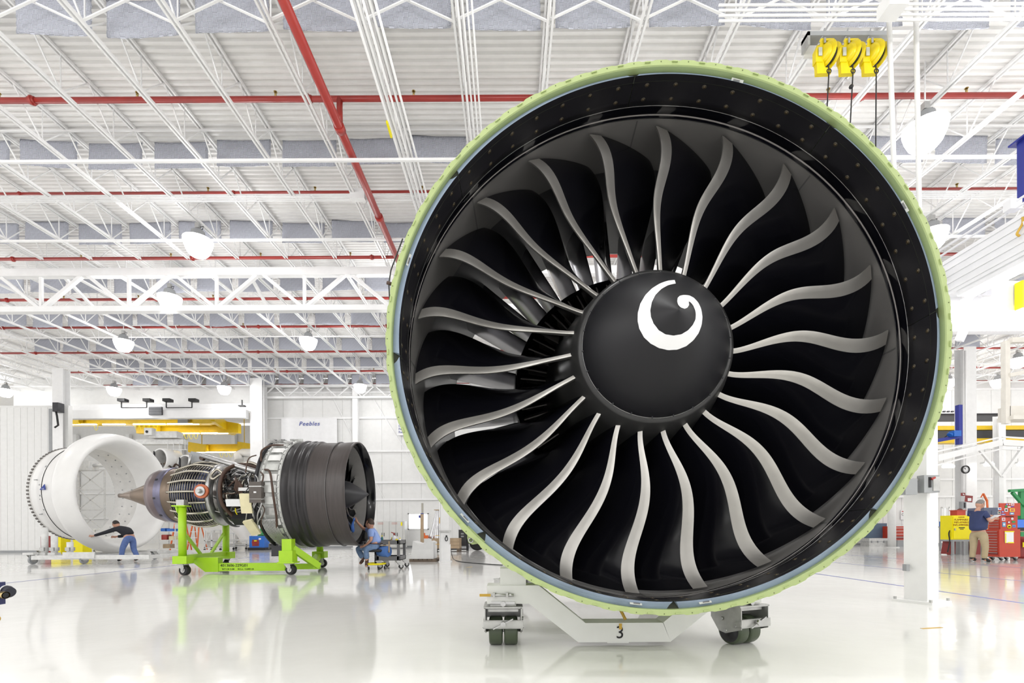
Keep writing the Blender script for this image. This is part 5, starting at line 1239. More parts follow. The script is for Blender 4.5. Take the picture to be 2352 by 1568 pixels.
for k, (px, py, rr, lab) in enumerate(((366, 1055, .56, 'upper left open cowl ring of the hanging engines behind the white inlet'), (424, 1068, .52, 'lower right open cowl ring of the hanging engines behind the turbine'))):
    c = at(px, py, 24.9); t = thing('engine_cowl', lab, 'cowl', tuple(c)); Mx = Matrix.Translation(c) @ Matrix.Rotation(R(-20), 4, 'Z')
    MB().lathe([(rr - .05, 0), (rr, -.03), (rr + .03, .05), (rr + .02, .9), (rr - .05, .9), (rr - .06, 0)], 40, M=Mx).build('cowl_shell', COWLW, t)
    MB().lathe([(rr - .06, .6), (0, .65)], 24, M=Mx).build('bulkhead', mat('bulk_grey', (.35, .34, .33), .5, var=.2), t)
    MB().bar(c + Vector((-rr * .6, .1, -rr)), c + Vector((-rr * .6, .1, rr * .8)), .06).build('strut', DARKM, t)
    random.seed(20 + k)
    for i in range(22):
        a = Vector((random.uniform(-rr, rr * 1.2), random.uniform(-.2, .4), random.uniform(-rr * 1.9, -rr * .3))); b = a + Vector((random.uniform(-.4, .4), random.uniform(-.1, .1), random.uniform(-.3, .3)))
        MB().tube(smooth([c + a, c + (a + b) / 2 + Vector((0, 0, random.uniform(-.15, .15))), c + b], 3), random.uniform(.015, .05), 6).build('pipe', random.choice((DARKM, HOSE, METAL, BRONZE)), t)
dt = thing('air_duct', 'white insulated duct end beside the column in the crane bay', 'duct', tuple(at(563, 1042, 30)))
c = at(553, 1040, 30); MB().tube([c + Vector((1.2, 0, 0)), c + Vector((.1, 0, 0)), c + Vector((-.1, -.1, -.1)), c + Vector((.0, -.2, -.5))], .26, 14).build('duct', COWLW, dt)
# floor clutter in the crane bay
def ladder(px, Y, h, lab):
    x = at(px, 1250, Y).x; t = thing('step_ladder', lab, 'ladder', (x, Y, 0), None)
    for s in (-1, 1): MB().bar((x + s * .25, Y, 0), (x + s * .15, Y + .35, h), .05).build('front_rail', ORANGE, t); MB().bar((x + s * .25, Y + .8, 0), (x + s * .15, Y + .4, h), .04).build('rear_rail', ORANGE, t)
    for k in range(1, int(h / .3)): u = k * .3 / h; MB().bar((x - .25 + .1 * u, Y + .35 * u, k * .3), (x + .25 - .1 * u, Y + .35 * u, k * .3), .06, .025).build('step', METAL, t)
    MB().box((x, Y + .37, h), (.34, .2, .04)).build('top_cap', ZINC, t)
ladder(402, 22.5, 1.7, 'orange step ladder just right of the first lime upright'); ladder(441, 24.0, 1.45, 'smaller orange step ladder behind the turbine section')
rk_ = thing('parts_rack', 'white wheeled wire rack with blue and red supplies behind the lime stand', 'rack', (at(378, 1262, 20).x, 20, 0))
x0, x1 = at(358, 1, 20).x, at(396, 1, 20).x
for x in (x0, x1):
    for y in (20, 20.6): MB().cyl((x, y, .1), (x, y, 1.45), .02, n=6).build('post', DW, rk_); MB().cyl((x - .02, y, .06), (x + .02, y, .06), .06, n=10).build('wheel', BLACK, rk_)
for z in (.2, .55, .9, 1.3): MB().bb(x0, x1, 20, 20.6, z, z + .025).build('shelf', DW, rk_)
for i, (dx, z, sx, sz, m, nm, lb) in enumerate(((.15, .575, .22, .2, RED, 'box', 'red box on the middle shelf of the wire rack'), (.4, .925, .28, .1, BLUEM, 'cloth_stack', 'blue cloth stack on the wire rack'), (.1, .925, .18, .12, BLUEM, 'towel_roll', 'blue towel roll on the wire rack, left'), (.25, .225, .3, .16, WOOD, 'carton', 'brown carton on the bottom shelf of the wire rack'), (.15, 1.325, .12, .3, RED, 'fire_bottle', 'red upright container on top of the wire rack'), (.45, .575, .2, .14, CREAM, 'carton', 'cream carton on the middle shelf of the wire rack'))):
    solo(nm, MB().bb(x0 + dx - sx / 2, x0 + dx + sx / 2, 20.1, 20.4, z, z + sz).bb(x0 + dx - sx / 2 + .01, x0 + dx + sx / 2 - .01, 20.11, 20.39, z + sz, z + sz + .01), m, lb, 'box')
def cart(px0, px1, Y, h, m, lab, body=True):
    x0, x1 = at(px0, 1, Y).x, at(px1, 1, Y).x; t = thing('equipment_cart', lab, 'cart', ((x0 + x1) / 2, Y, 0))
    for x in (x0, x1 - .05):
        for y in (Y, Y + .7): MB().bb(x, x + .05, y, y + .05, .12, h).build('upright', DW, t); MB().cyl((x, y, .06), (x + .05, y, .06), .06, n=10).build('wheel', BLACK, t)
    for z in (.15, h * .5, h): MB().bb(x0, x1, Y, Y + .75, z, z + .04).build('deck', DW, t)
    MB().bar((x0, Y, .2), (x1, Y, h), .03).build('brace', DW, t)
    if body: MB().bb(x0 + .08, x1 - .08, Y + .1, Y + .6, .2, h * .9).build('cabinet', m, t)
cart(462, 480, 22, .95, mat('machine_cream', (.66, .64, .6), .5), 'cream machine on a wheeled cart behind the lime stand'); cart(486, 512, 23, .8, GREY, 'white wheeled work stand behind the rear lime upright', False); cart(516, 560, 24, .45, GREY, 'low white wheeled dolly near the blue machine', False)
cart(208, 240, 19, 1.0, DW, 'white work stand seen through the cowl opening', True)
t = thing('lattice_tower', 'white lattice work stand seen through the opening of the cowl', 'stand', (at(205, 1250, 24).x, 24, 0)); x0, x1 = at(172, 1, 24).x, at(232, 1, 24).x
for x in (x0, x1): MB().bb(x, x + .06, 24, 24.06, 0, 4.0).build('upright', DW, t)
for k in range(4): MB().bar((x0, 24, k * 1.0), (x1, 24, k + 1.0), .04).build('diagonal', DW, t); MB().bar((x0, 24, k + 1.0), (x1, 24, k + 1.0), .05).build('rung', DW, t); MB().bar((x0, 24, k + 1.0), (x1, 24, k * 1.0), .04).build('diagonal', DW, t)
MB().bb(x0, x0 + .9, 23.6, 24.2, 3.95, 4.4).build('head_box', DW, t); MB().cyl((x0 + .9, 23.9, 4.2), (x0 + 1.9, 23.9, 4.2), .08, n=10).build('arm', DW, t)
for px, m, lab in ((122, YELB, 'yellow bin under the tail of the white cowl'), (172, YELB, 'yellow cabinet seen between the dolly posts'), (98, DRED, 'dark red cart behind the white dolly at left')):
    x = at(px, 1, 18).x; solo('bin', MB().bb(x - .18, x + .18, 18, 18.4, .02, .75).bb(x - .16, x + .16, 18.02, 18.38, .75, .77), m, lab, 'bin')
vm = thing('blue_machine', 'blue floor machine with a green hose bag against the wide column', 'machine', (at(590, 1258, 23.2).x, 23.2, 0))
p = at(590, 1258, 23.2); MB().bb(p.x - .36, p.x + .36, 23.2, 23.7, .12, .68).build('body', BLUEM, vm); MB().bb(p.x - .42, p.x + .42, 23.15, 23.75, 0, .12).build('base', BLACK, vm); MB().bb(p.x - .22, p.x + .1, 23.19, 23.2, .2, .5).build('control_panel', DRED, vm)
text('DEPTH', .12, RINK, vm, TX((p.x - .06, 23.185, .36)), 'lettering'); MB().bb(p.x - .12, p.x - .0, 23.18, 23.2, .42, .48).build('yellow_sticker', YELB, vm); MB().bb(p.x + .1, p.x + .2, 23.18, 23.2, .5, .58).build('white_sticker', PAPER, vm)
MB().lathe([(.16, 0), (.12, .15), (.03, .36), (0, .4)], 12, M=Matrix.Translation((p.x + .1, 23.4, .68)) @ Matrix.Rotation(R(-90), 4, 'X') @ Matrix.Scale(-1, 4, (0, 1, 0))).build('green_bag', GREENF, vm)
MB().tube([(p.x - .3, 23.3, .68), (p.x - .1, 23.2, .78), (p.x + .3, 23.3, .7)], .015, 6).build('hose', BLACK, vm)
nb2 = thing('standing_cowl', 'curved white cowl panel leaning behind the blue machine', 'cowl', (at(535, 1250, 25).x, 26, 0))
p = at(520, 1190, 26); MB().tube(smooth([Vector((p.x - .6, 26, 1.75)), Vector((p.x + .3, 26, 1.6)), Vector((p.x + 1.0, 26, .9)), Vector((p.x + 1.5, 26, .1))], 5), [.45] * 16, 16).build('panel', COWLW, nb2)

# ------------------------------------------------------------------ right hand side
def post(lab, x, Y, wd, z1, plate=.3):
    t = thing('support_post', lab, 'post', (x, Y, 0)); MB().bb(x - wd / 2, x + wd / 2, Y, Y + wd, .02, z1).build('tube', WHITE, t)
    pl = MB().box((x, Y + wd / 2, .012), (plate, plate, .024)).build('base_plate', WHITE, t)
    for sx in (-1, 1):
        for sy in (-1, 1): MB().cyl((x + sx * plate * .4, Y + wd / 2 + sy * plate * .4, .02), (x + sx * plate * .4, Y + wd / 2 + sy * plate * .4, .05), .014, n=6).build('anchor_bolt', ZINC, pl)
    return t
f0 = fl(2137, 1386); PY_ = f0.y; xp = f0.x
t = thing('support_post', 'thick square white post right of the fan with grey switch boxes', 'post', (xp, PY_, 0))
MB().box((xp, PY_ + .13, 2.0), (.24, .24, 3.96), R(24)).build('tube', WHITE, t); pl = MB().box((xp, PY_ + .13, .015), (.42, .42, .03), R(24)).build('base_plate', WHITE, t)
for k in range(4): a = R(24 + 45 + 90 * k); MB().cyl((xp + .26 * math.cos(a), PY_ + .13 + .26 * math.sin(a), .03), (xp + .26 * math.cos(a), PY_ + .13 + .26 * math.sin(a), .06), .018, n=6).build('anchor_bolt', ZINC, pl)
a = at(2111, 1132, PY_ - .05); b = at(2146, 1092, PY_ - .05)
sb = MB().bb(a.x, b.x, PY_ - .12, PY_ - .02, a.z, b.z).build('switch_box', GREY, t); MB().bb(a.x + .05, a.x + .08, PY_ - .127, PY_ - .12, a.z + .06, a.z + .18).build('switch_label', INK, sb); MB().bar((a.x + .07, PY_ - .14, b.z - .05), (a.x + .11, PY_ - .14, b.z - .03), .02).build('red_lever', RED, sb)
MB().bb(a.x + .10, b.x, PY_ - .128, PY_ - .12, a.z + .02, b.z - .02).build('switch_cover', ZINC, sb)
MB().bb(a.x - .20, a.x - .06, PY_ - .10, PY_, a.z - .02, b.z - .04).build('switch_box', GREY, t); MB().bb(a.x - .06, a.x, PY_ - .05, PY_ - .03, a.z, a.z + .02).bb(a.x - .06, a.x, PY_ - .05, PY_ - .03, b.z - .06, b.z - .03).build('box_rail', ZINC, t)
MB().bb(xp - .2, xp - .16, PY_ + .1, PY_ + .16, .38, .46).build('outlet', GREY, t)
# boom beam and lit fixtures (standing gantry)
gt = thing('light_gantry', 'broad white gantry beam with glaring lamps at the right edge', 'gantry', (5.3, 5, 3.8))
BXm = 5.22
MB().prism([(BXm - .0, 3.66), (BXm + .26, 3.66), (BXm + .26, 4.09), (BXm, 4.09)], 2.2, 9.0).build('beam', BEAMW, gt)
for k in range(5): MB().bb(BXm - .012, BXm, 2.2, 9.0, 3.70 + k * .085, 3.735 + k * .085).build('beam_rib', BEAMW, gt)
for k, dz in enumerate((.12, .19)): MB().cyl((BXm + .05, 2.2, 4.09 + dz), (BXm + .05, 9, 4.09 + dz), .012, n=8).build('guy_rod', BEAMW, gt)
MB().bb(BXm - .02, BXm + .1, 5.0, 5.08, 4.2, 4.3).build('rod_bracket', BEAMW, gt)
for y in (3.4, 4.6, 5.8, 7.0): f = MB().bb(BXm + .02, BXm + .2, y, y + 1.05, 3.60, 3.66).build('light_fixture', BEAMW, gt); MB().cyl((BXm + .08, y + .05, 3.585), (BXm + .08, y + 1.0, 3.585), .025, n=8).cyl((BXm + .15, y + .05, 3.585), (BXm + .15, y + 1.0, 3.585), .025, n=8).build('lamp_tube', TUBE, f)
p0, p1 = at(2262, 655, 5.9), at(2186, 790, 6.2)
MB().bar((p0.x, 5.9, p0.z), (p1.x, 6.1, p1.z), .10, .07).build('knee_brace', BEAMW, gt); MB().box((p0.x - .02, 5.88, p0.z - .06), (.14, .03, .16)).build('gusset_plate', BEAMW, gt)
for dx, dz in ((-.04, -.02), (-.08, -.1)): MB().cyl((p0.x + dx, 5.83, p0.z + dz), (p0.x + dx, 5.88, p0.z + dz), .025, n=8).build('bolt', ZINC, gt)
p0, p1 = at(2150, 675, 8.2), at(2400, 712, 8.2)
MB().bb(p0.x, p1.x, 8.2, 8.45, p1.z, at(2300, 645, 8.2).z).build('cross_beam', BEAMW, gt)
p = at(2331, 1, 8.15); z0, z1 = at(2331, 712, 8.15).z, at(2331, 650, 8.15).z; MB().bb(p.x, p.x + .35, 8.05, 8.18, z0, z1).build('yellow_bracket', YELB, gt); MB().bar((p.x + .1, 8.0, z0), (p.x - .25, 7.7, z0 - .08), .12, .02).build('yellow_tongue', YELB, gt)
for k in range(3):
    z = at(2250, 722 + k * 15, 8.2).z; x0 = at(2190, 1, 8.2).x; f = MB().bb(x0, x0 + 1.4, 8.3, 8.5, z, z + .04).build('light_fixture', BEAMW, gt); MB().cyl((x0, 8.25, z), (x0 + 1.4, 8.25, z), .035, n=8).build('lamp_tube', TUBE, f)
area((6.9, 8.0, 4.3), 1.6, 10, (R(20), 0, 0), (1, .97, .88), .2)
area((5.4, 5.5, 3.5), .3, 14, (0, 0, 0), (1, 1, 1), 4)
hk = thing('yellow_hook', 'small yellow hook hanging from the gantry at the right edge', 'hook', tuple(at(2345, 520, 4.9)))
MB().tube(smooth([at(2349, 498, 4.9), at(2349, 512, 4.9), at(2341, 527, 4.9), at(2336, 537, 4.9), at(2342, 542, 4.9)], 5), .011, 8).build('hook', YTAG, hk)
nv = thing('crane_column', 'navy blue crane column cut off by the right edge', 'column', tuple(at(2345, 400, 5.2)))
a, b = at(2336, 470, 5.5), at(2339, 332, 5.5); MB().bb(a.x, a.x + .3, 5.2, 5.5, a.z, b.z).build('box_section', NAVY, nv); MB().bb(a.x - .05, a.x + .35, 5.15, 5.55, b.z, b.z + .02).build('top_plate', NAVY, nv); MB().bb(a.x + .06, a.x + .3, 5.25, 5.45, a.z - .85, a.z).build('lower_section', NAVY, nv)
for px0, px1, lab in ((2040, 2053, 'left white hanging rod over the right rim of the fan'), (2103, 2111, 'right white hanging rod in front of the big lamp')):
    a, b = at(px0, -20, 6.0), at(px1, 470 if px0 > 2100 else 385, 6.0); b2_ = a + (b - a) * 1.25
    solo('hanging_rod', MB().cyl(a, b2_, .028, n=12).cyl(b2_, b2_ + Vector((0, 0, .02)), .04, n=12), WHITE, lab, 'rod')
# hose reels
rb = thing('reel_bracket', 'grey channel carrying three yellow cord reels under the roof', 'bracket', tuple(at(1960, 85, 6.2)))
a, b = at(1850, 90, 6.25), at(2042, 80, 6.25); MB().bb(a.x, b.x, 6.2, 6.34, a.z, a.z + .055).build('channel', GREY, rb); MB().bb(a.x, a.x + .03, 6.2, 6.34, a.z - .12, a.z + .05).build('end_plate', ZINC, rb); MB().bb(a.x + .03, b.x, 6.33, 6.36, a.z - .15, a.z).build('back_plate', WHITE, rb)
CY_ = mat('reel_yellow', (.80, .62, .0), .35, var=.04)
def reel(px, lab, ce):
    c = at(px, 128, 6.15); t = thing('cord_reel', lab, 'reel', tuple(c), 'yellow cord reels')
    A = Matrix.Translation(c) @ Matrix.Rotation(R(-90 + 22), 4, 'Z')     # reel axis mostly along x
    Rr = .205
    MB().lathe([(0, .045), (Rr * .45, .05), (Rr, .085), (Rr, .080), (0, .035)], 36, M=A).build('reel_disc', CY_, t)
    MB().lathe([(0, -.06), (Rr * .8, -.06), (Rr, -.035), (Rr, -.030), (0, -.05)], 36, M=A).build('reel_disc', CY_, t)
    for k in range(5): MB().tube([A @ Vector((Rr * .72 * math.cos(q), -.02 + k * .016, Rr * .72 * math.sin(q))) for q in [i * PI / 16 for i in range(32)]], .010, 6, closed=True).build('cord_turn', BLACK, t)
    MB().lathe([(0, -.12), (Rr * .55, -.12), (Rr * .72, -.09), (Rr * .72, -.06)], 28, M=A).build('spring_housing', CY_, t)
    MB().prism([(-.22, -.16), (-.10, -.16), (-.08, .20), (.10, .21), (.10, .24), (-.13, .24), (-.22, .05)], -.06, .03, Matrix.Translation(c)).build('frame', CY_, t)
    MB().prism([(-.20, -.14), (-.08, -.14), (-.06, -.24), (.04, -.27), (.05, -.34), (-.19, -.35)], -.05, .02, Matrix.Translation(c)).build('guide_arm', CY_, t)
    MB().box(c + Vector((-.15, -.075, .0)), (.06, .01, .14)).build('rating_label', STICK, t); MB().box(c + Vector((-.08, -.085, .18)), (.035, .01, .09)).build('steel_label', METAL, t)
    MB().tube([c + Vector((.01 + .035 * math.cos(q), -.05, -.31 + .035 * math.sin(q))) for q in [i * PI / 6 for i in range(12)]], .010, 6, closed=True).build('roller_guide', BLACK, t)
    e = c + (at(*ce, 6.12) - c) / .74; MB().tube([c + Vector((.0, -.05, -.18)), c + Vector((.01, -.05, -.31)), e], .010, 6).build('drop_cord', BLACK, t)
    w0 = c + Vector((-.17, -.05, .14)); MB().tube(smooth([w0, w0 + Vector((.07, .05, .14)), w0 + Vector((.17, .15, .3)), w0 + Vector((.24, .2, .48))], 4), .012, 6).build('supply_cord', GREY, t); MB().cyl(w0 - Vector((0, 0, .02)), w0 + Vector((.01, 0, .03)), .02, n=8).build('cord_grip', METAL, t)
    t.scale = (.74, .74, .74); return t
reel(1898, 'left yellow cord reel of the three hanging above the fan', (1897, 300)); r2 = reel(1953, 'middle yellow cord reel with a black stop ball on its cord', (1950, 340)); reel(2006, 'right yellow cord reel of the three, nearest the white rod', (2011, 390))
c0_ = r2.location; c = c0_ + (at(1955, 199, 6.12) - c0_) / .74; MB().lathe([(0, -.03), (.03, -.02), (.035, 0), (.03, .02), (0, .03)], 12, M=Matrix.Translation(c)).build('stop_ball', BLACK, r2)
# H column with clock, timber frame, monorail, yellow/black crane girders
t, x = column('column', 'white H column with a round clock on the right', 2230, 19.5, .5, 8.2)
for dx in (-.36, -.28): MB().cyl((x + dx, 19.4, 0), (x + dx, 19.4, 8), .03, n=8).build('conduit', STEELW, t)
p = at(2216, 1025, 19.2); MB().box(p, (.42, .2, .2)).build('white_box', WHITE, t)
p = at(2217, 1078, 19.2); ck = thing('wall_clock', 'round black-rimmed clock on the white column', 'clock', tuple(p))
MB().lathe([(.125, 0), (.125, -.02), (0, -.02)], 28, M=Matrix.Translation(p)).build('face', PAPER, ck); MB().lathe([(.12, .02), (.16, .02), (.16, -.04), (.125, -.04), (.12, -.02)], 28, M=Matrix.Translation(p)).build('rim', BLACK, ck)
MB().bar(p + Vector((0, -.025, 0)), p + Vector((-.03, -.025, .06)), .012).build('hour_hand', INK, ck); MB().bar(p + Vector((0, -.028, 0)), p + Vector((-.07, -.028, .06)), .008).build('minute_hand', INK, ck)
for k in range(12): MB().box(p + Vector((.105 * math.sin(k * PI / 6), -.022, .105 * math.cos(k * PI / 6))), (.01, .004, .01)).build('hour_mark', INK, ck)
t, x = column('column', 'slim white column right of the clock column', 2303, 22, .32, 6.0)
wf = thing('hanging_timber', 'pale timber and steel frame hanging at the right edge', 'frame', tuple(at(2330, 850, 12)))
a, b = at(2315, 972, 12), at(2315, 782, 12); TF = mat('pale_steel', (.72, .69, .63), .5)
MB().bb(a.x - .05, a.x + .07, 12, 12.12, a.z, b.z).build('post', TF, wf); p = at(2317, 862, 12); MB().bar(p, at(2400, 845, 12), .09).build('rail', TF, wf); p = at(2320, 955, 12); MB().bb(p.x, p.x + .6, 12, 12.3, p.z, p.z + .25).build('box_beam', TF, wf); MB().bb(p.x - .02, p.x + .7, 11.9, 12.3, p.z - .1, p.z).build('bottom_beam', TF, wf); MB().bar(at(2320, 782, 12), at(2400, 780, 12), .12).build('rail', TF, wf)
def girder(lab, px0, px1, py0, py1, Y, strip):
    a, b = at(px0, py0, Y), at(px1, py1, Y); t = thing('crane_girder', lab, 'girder', tuple(a))
    MB().bb(a.x, b.x, Y, Y + .35, b.z + (a.z - b.z) * .12, a.z - (a.z - b.z) * .1).build('dark_face', mat('girder_dark', (.045, .045, .05), .5), t)
    if strip: MB().bb(a.x, b.x, Y - .05, Y + .4, b.z, b.z + (a.z - b.z) * .32).build('yellow_flange', YEL, t); MB().bb(a.x, b.x, Y - .05, Y + .4, a.z - .03, a.z + (a.z - b.z) * (.25 if strip > 1 else .05)).build('yellow_flange', YEL, t)
    else:
        MB().bb(a.x, b.x, Y - .05, Y + .4, a.z - .04, a.z).build('top_flange', DARKM, t)
        for k in range(8): MB().box((a.x + .3 + k * .2, Y - .1, a.z + .08), (.1, .08, .06)).build('cable_clip', DARKM, t)
girder('upper dark crane girder at the right below the lamps', 2150, 2312, 950, 966, 23.5, 0)
girder('yellow and black crane girder right of the fan', 2150, 2380, 986, 1016, 22.5, 2)
jb = thing('jib_crane', 'navy blue jib crane arm right of the fan rim', 'crane', tuple(at(2207, 975, 17)))
a, b = at(2203, 1020, 17), at(2211, 929, 17); MB().bb(a.x, b.x, 17, 17.15, a.z, b.z).build('mast', NAVY, jb); MB().bar(at(2205, 1002, 17), at(2150, 1012, 17), .12, .12).build('arm', NAVY, jb); p = at(2194, 996, 16.9); MB().box(p, (.25, .2, .2)).cyl(p + Vector((-.15, 0, 0)), p + Vector((-.2, 0, -.05)), .09, n=12).build('hoist', BLUEM, jb); MB().tube([at(2188, 990, 17), at(2165, 1008, 17)], .012, 6).build('cable', BLACK, jb)
mf = thing('work_cell_monorail', 'white overhead frame of a work cell at the right', 'frame', tuple(at(2260, 1030, 16)))
L = [at(2150, 1052, 15), at(2240, 1030, 17), at(2300, 1016, 17), at(2400, 1022, 17)]
for a, b in zip(L, L[1:]): MB().bar(a, b, .12, .2).build('beam', STEELW, mf); MB().bar(a + Vector((0, 0, .2)), b + Vector((0, 0, .2)), .05, .05).build('top_rail', STEELW, mf); MB().bar(a - Vector((0, 0, .22)), b - Vector((0, 0, .22)), .05, .05).build('lower_rail', STEELW, mf)
x = L[2].x; MB().bb(x - .08, x + .08, 17, 17.16, 0, L[2].z).build('post', STEELW, mf); MB().bar((x, 17, L[2].z - 1.2), (x + .9, 17, L[2].z), .09).build('brace', STEELW, mf); MB().bar((x, 17, L[2].z - 1.2), (x - .9, 17, L[2].z - .1), .07).build('brace', STEELW, mf)
for px0, px1, py, lab in ((2166, 2190, 1071, 'left glaring tube lamp under the work cell frame'), (2262, 2282, 1067, 'middle glaring tube lamp under the work cell frame'), (2338, 2380, 1067, 'right glaring tube lamp under the work cell frame')):
    a, b = at(px0, py, 19), at(px1, py, 19); t = thing('tube_lamp', lab, 'lamp', tuple(a)); MB().bb(a.x, b.x, 19, 19.2, a.z + .05, a.z + .12).build('housing', WHITE, t); MB().cyl((a.x, 19, a.z), (b.x, 19, a.z), .06, n=10).build('lamp_tube', TUBE, t); MB().cyl((a.x + .1, 19.1, a.z + .12), (a.x + .1, 19.1, a.z + .9), .01, n=6).build('hanger', ZINC, t)
# red signs, phone box, calendar
ps = at(2212, 1135, 19); solo('wall_sign', MB().box(ps, (.16, .02, .12)).box(ps + Vector((0, -.012, 0)), (.07, .006, .06)), DRED, 'small dark red sign left of the clock column', 'sign')
MB().box(ps + Vector((0, -.02, 0)), (.07, .006, .035), M=Matrix.Rotation(R(30), 3, 'Y')).build('white_symbol', PAPER, bpy.data.objects['wall_sign.001'])
p = at(2225, 1147, 19); t = thing('calendar', 'wall calendar with a red picture on the clock column', 'calendar', tuple(p))
MB().box(p + Vector((0, 0, .03)), (.3, .01, .26), M=Matrix.Rotation(R(6), 3, 'Y')).build('picture', DRED, t); MB().box(p + Vector((0.02, -.01, .0)), (.14, .008, .12)).build('picture_subject', PAPER, t); MB().box(p + Vector((.0, 0, -.22)), (.26, .01, .24)).build('page', PAPER, t)
p = at(2211, 1160, 18.9); t = thing('phone_box', 'grey phone box beside the calendar', 'box', tuple(p)); MB().box(p, (.18, .12, .28)).build('case', GREY, t); MB().box(p + Vector((.02, -.07, 0)), (.05, .02, .2)).build('handset', DARKM, t)
# yellow flammables cabinet on grey legs
YC = fl(2190, 1275).y; a, b = at(2188, 1239, YC), at(2237, 1183, YC)
fcab = thing('safety_cabinet', 'yellow flammables cabinet on a grey stand behind the standing man', 'cabinet', (a.x, YC, 0))
MB().bb(a.x, b.x, YC + .02, YC + .45, a.z, b.z).build('body', YELB, fcab); d = MB().bb(a.x + .03, b.x - .03, YC, YC + .02, a.z + .03, b.z - .03).build('door', YELB, fcab); MB().bb(a.x + .05, a.x + .08, YC - .03, YC, a.z + .3, a.z + .37).build('handle', ZINC, d)
for k, (s, h) in enumerate((('DANGER', .05), ('FLAMMABLE', .085), ('INFLAMABLE', .085), ('INFLAMMABLE', .085))): text(s, h, mat('dark_red_ink', (.25, .03, .0), .6), fcab, TX((a.x + .29, YC - .003, b.z - .06 - k * .085)), 'lettering')
MB().bb(a.x + .20, a.x + .40, YC - .004, YC, b.z - .42, b.z - .39).bb(a.x + .24, a.x + .36, YC - .004, YC, b.z - .46, b.z - .44).build('small_print', INK, fcab)
MB().bb(a.x, b.x, YC, YC + .45, a.z - .06, a.z).build('stand_top', GREY, fcab)
for x in (a.x, b.x - .06, a.x + .36): MB().bb(x, x + .06, YC, YC + .06, 0, a.z - .06).build('stand_leg', GREY, fcab)
p = at(2208, 1180, YC + .1); solo('parts_bin', MB().bb(p.x - .14, p.x + .14, YC + .1, YC + .35, b.z, b.z + .16).bb(p.x - .16, p.x + .16, YC + .08, YC + .37, b.z + .16, b.z + .18), REDT, 'red bin on top of the yellow cabinet', 'bin')
x = at(2176, 1, YC + .3).x; solo('red_panel_cart', MB().prism([(x - .14, .03), (x + .12, .03), (x + .16, 1.0), (x + .02, 1.0)], YC + .25, YC + .5).cyl((x - .12, YC + .2, .05), (x - .12, YC + .26, .05), .05, n=10), DRED, 'tilted dark red cart left of the yellow cabinet', 'cart')
solo('black_hose', MB().tube(smooth([Vector((x - .05, YC + .1, .95)), Vector((x - .22, YC + .1, .75)), Vector((x - .2, YC + .1, .45)), Vector((x - .27, YC + .1, .1))], 5), .018, 6), BLACK, 'black hose hanging down the tilted red cart', 'hose')
x = at(2205, 1, YC + .6).x; solo('waste_bin', MB().bb(x - .15, x + .15, YC + .55, YC + .85, 0, .5).bb(x - .17, x + .17, YC + .53, YC + .87, .5, .53), GREY, 'grey bin under the yellow cabinet stand', 'bin'); solo('mat_bag', MB().bb(x + .2, x + .5, YC + .5, YC + .8, .25, .5).bb(x + .18, x + .5, YC + .5, YC + .85, .0, .25), DRED, 'dark red box under the yellow cabinet stand', 'box')
# red tool chest
TCY = fl(2310, 1287).y; XT0 = at(2289, 1, TCY).x; XT1 = at(2337, 1, TCY).x; TL = .42
tc_ = thing('tool_chest', 'tall red rolling tool chest covered in stickers at the right', 'tool chest', (XT0, TCY, 0))
z1_ = at(2310, 1215, TCY).z; z2_ = at(2310, 1184, TCY).z; z3_ = at(2310, 1155, TCY).z
MB().bb(XT0, XT1, TCY, TCY + TL, .10, z1_).build('lower_cabinet', REDT, tc_); MB().bb(XT0 + .08, XT1 - .02, TCY + .05, TCY + TL - .05, z1_, z2_).build('top_box', REDT, tc_)
MB().bb(XT0 + .04, XT1 + .03, TCY + .02, TCY + .06, z2_, z3_).build('side_wing', REDT, tc_)
MB().bb(XT1 - .04, XT1 - .0, TCY + .05, TCY + TL - .05, z2_, z3_).build('lid', REDT, tc_)
nd_ = 9
for k in range(nd_):
    z0 = .16 + k * (z1_ - .2) / nd_; dr = MB().bb(XT0 - .012, XT0, TCY + .04, TCY + TL - .04, z0, z0 + (z1_ - .2) / nd_ - .012).build('drawer', DRED if k < 1 else REDT, tc_); MB().bb(XT0 - .03, XT0 - .012, TCY + .04, TCY + TL - .04, z0 + (z1_ - .2) / nd_ - .03, z0 + (z1_ - .2) / nd_ - .018).build('pull', METAL, dr)
for k in range(5):
    z0 = z1_ + .01 + k * (z2_ - z1_) / 5; dr = MB().bb(XT0 + .068, XT0 + .08, TCY + .08, TCY + TL - .08, z0, z0 + (z2_ - z1_) / 5 - .01).build('drawer', REDT, tc_); MB().bb(XT0 + .055, XT0 + .068, TCY + .08, TCY + TL - .08, z0 + .05, z0 + .06).build('pull', METAL, dr)
for x in (XT0 + .08, XT1 - .1):
    for y in (TCY + .08, TCY + TL - .1): caster(tc_, x, y, .055, .04, R(10), .11)
ST = [mat('stk%d' % i, c, .5, var=0) for i, c in enumerate([(.75, .75, .78), (.05, .10, .5), (.75, .5, .05), (.02, .28, .08), (.55, .08, .1), (.12, .35, .6)])]
def sticker(px, py, w_, h_, m, y, rnd=False, in2=None):
    p = at(px, py, y)
    if rnd: o = MB().lathe([(w_ / 2, 0), (w_ / 2, -.003), (0, -.003)], 16, M=Matrix.Translation(p)).build('sticker', m, tc_)
    else: o = MB().box(p, (w_, .004, h_)).build('sticker', m, tc_)
    if in2 is not None: MB().box(p + Vector((0, -.005, 0)), (w_ * .55, .003, h_ * .45)).build('sticker_print', in2, o)
yw = TCY + .015
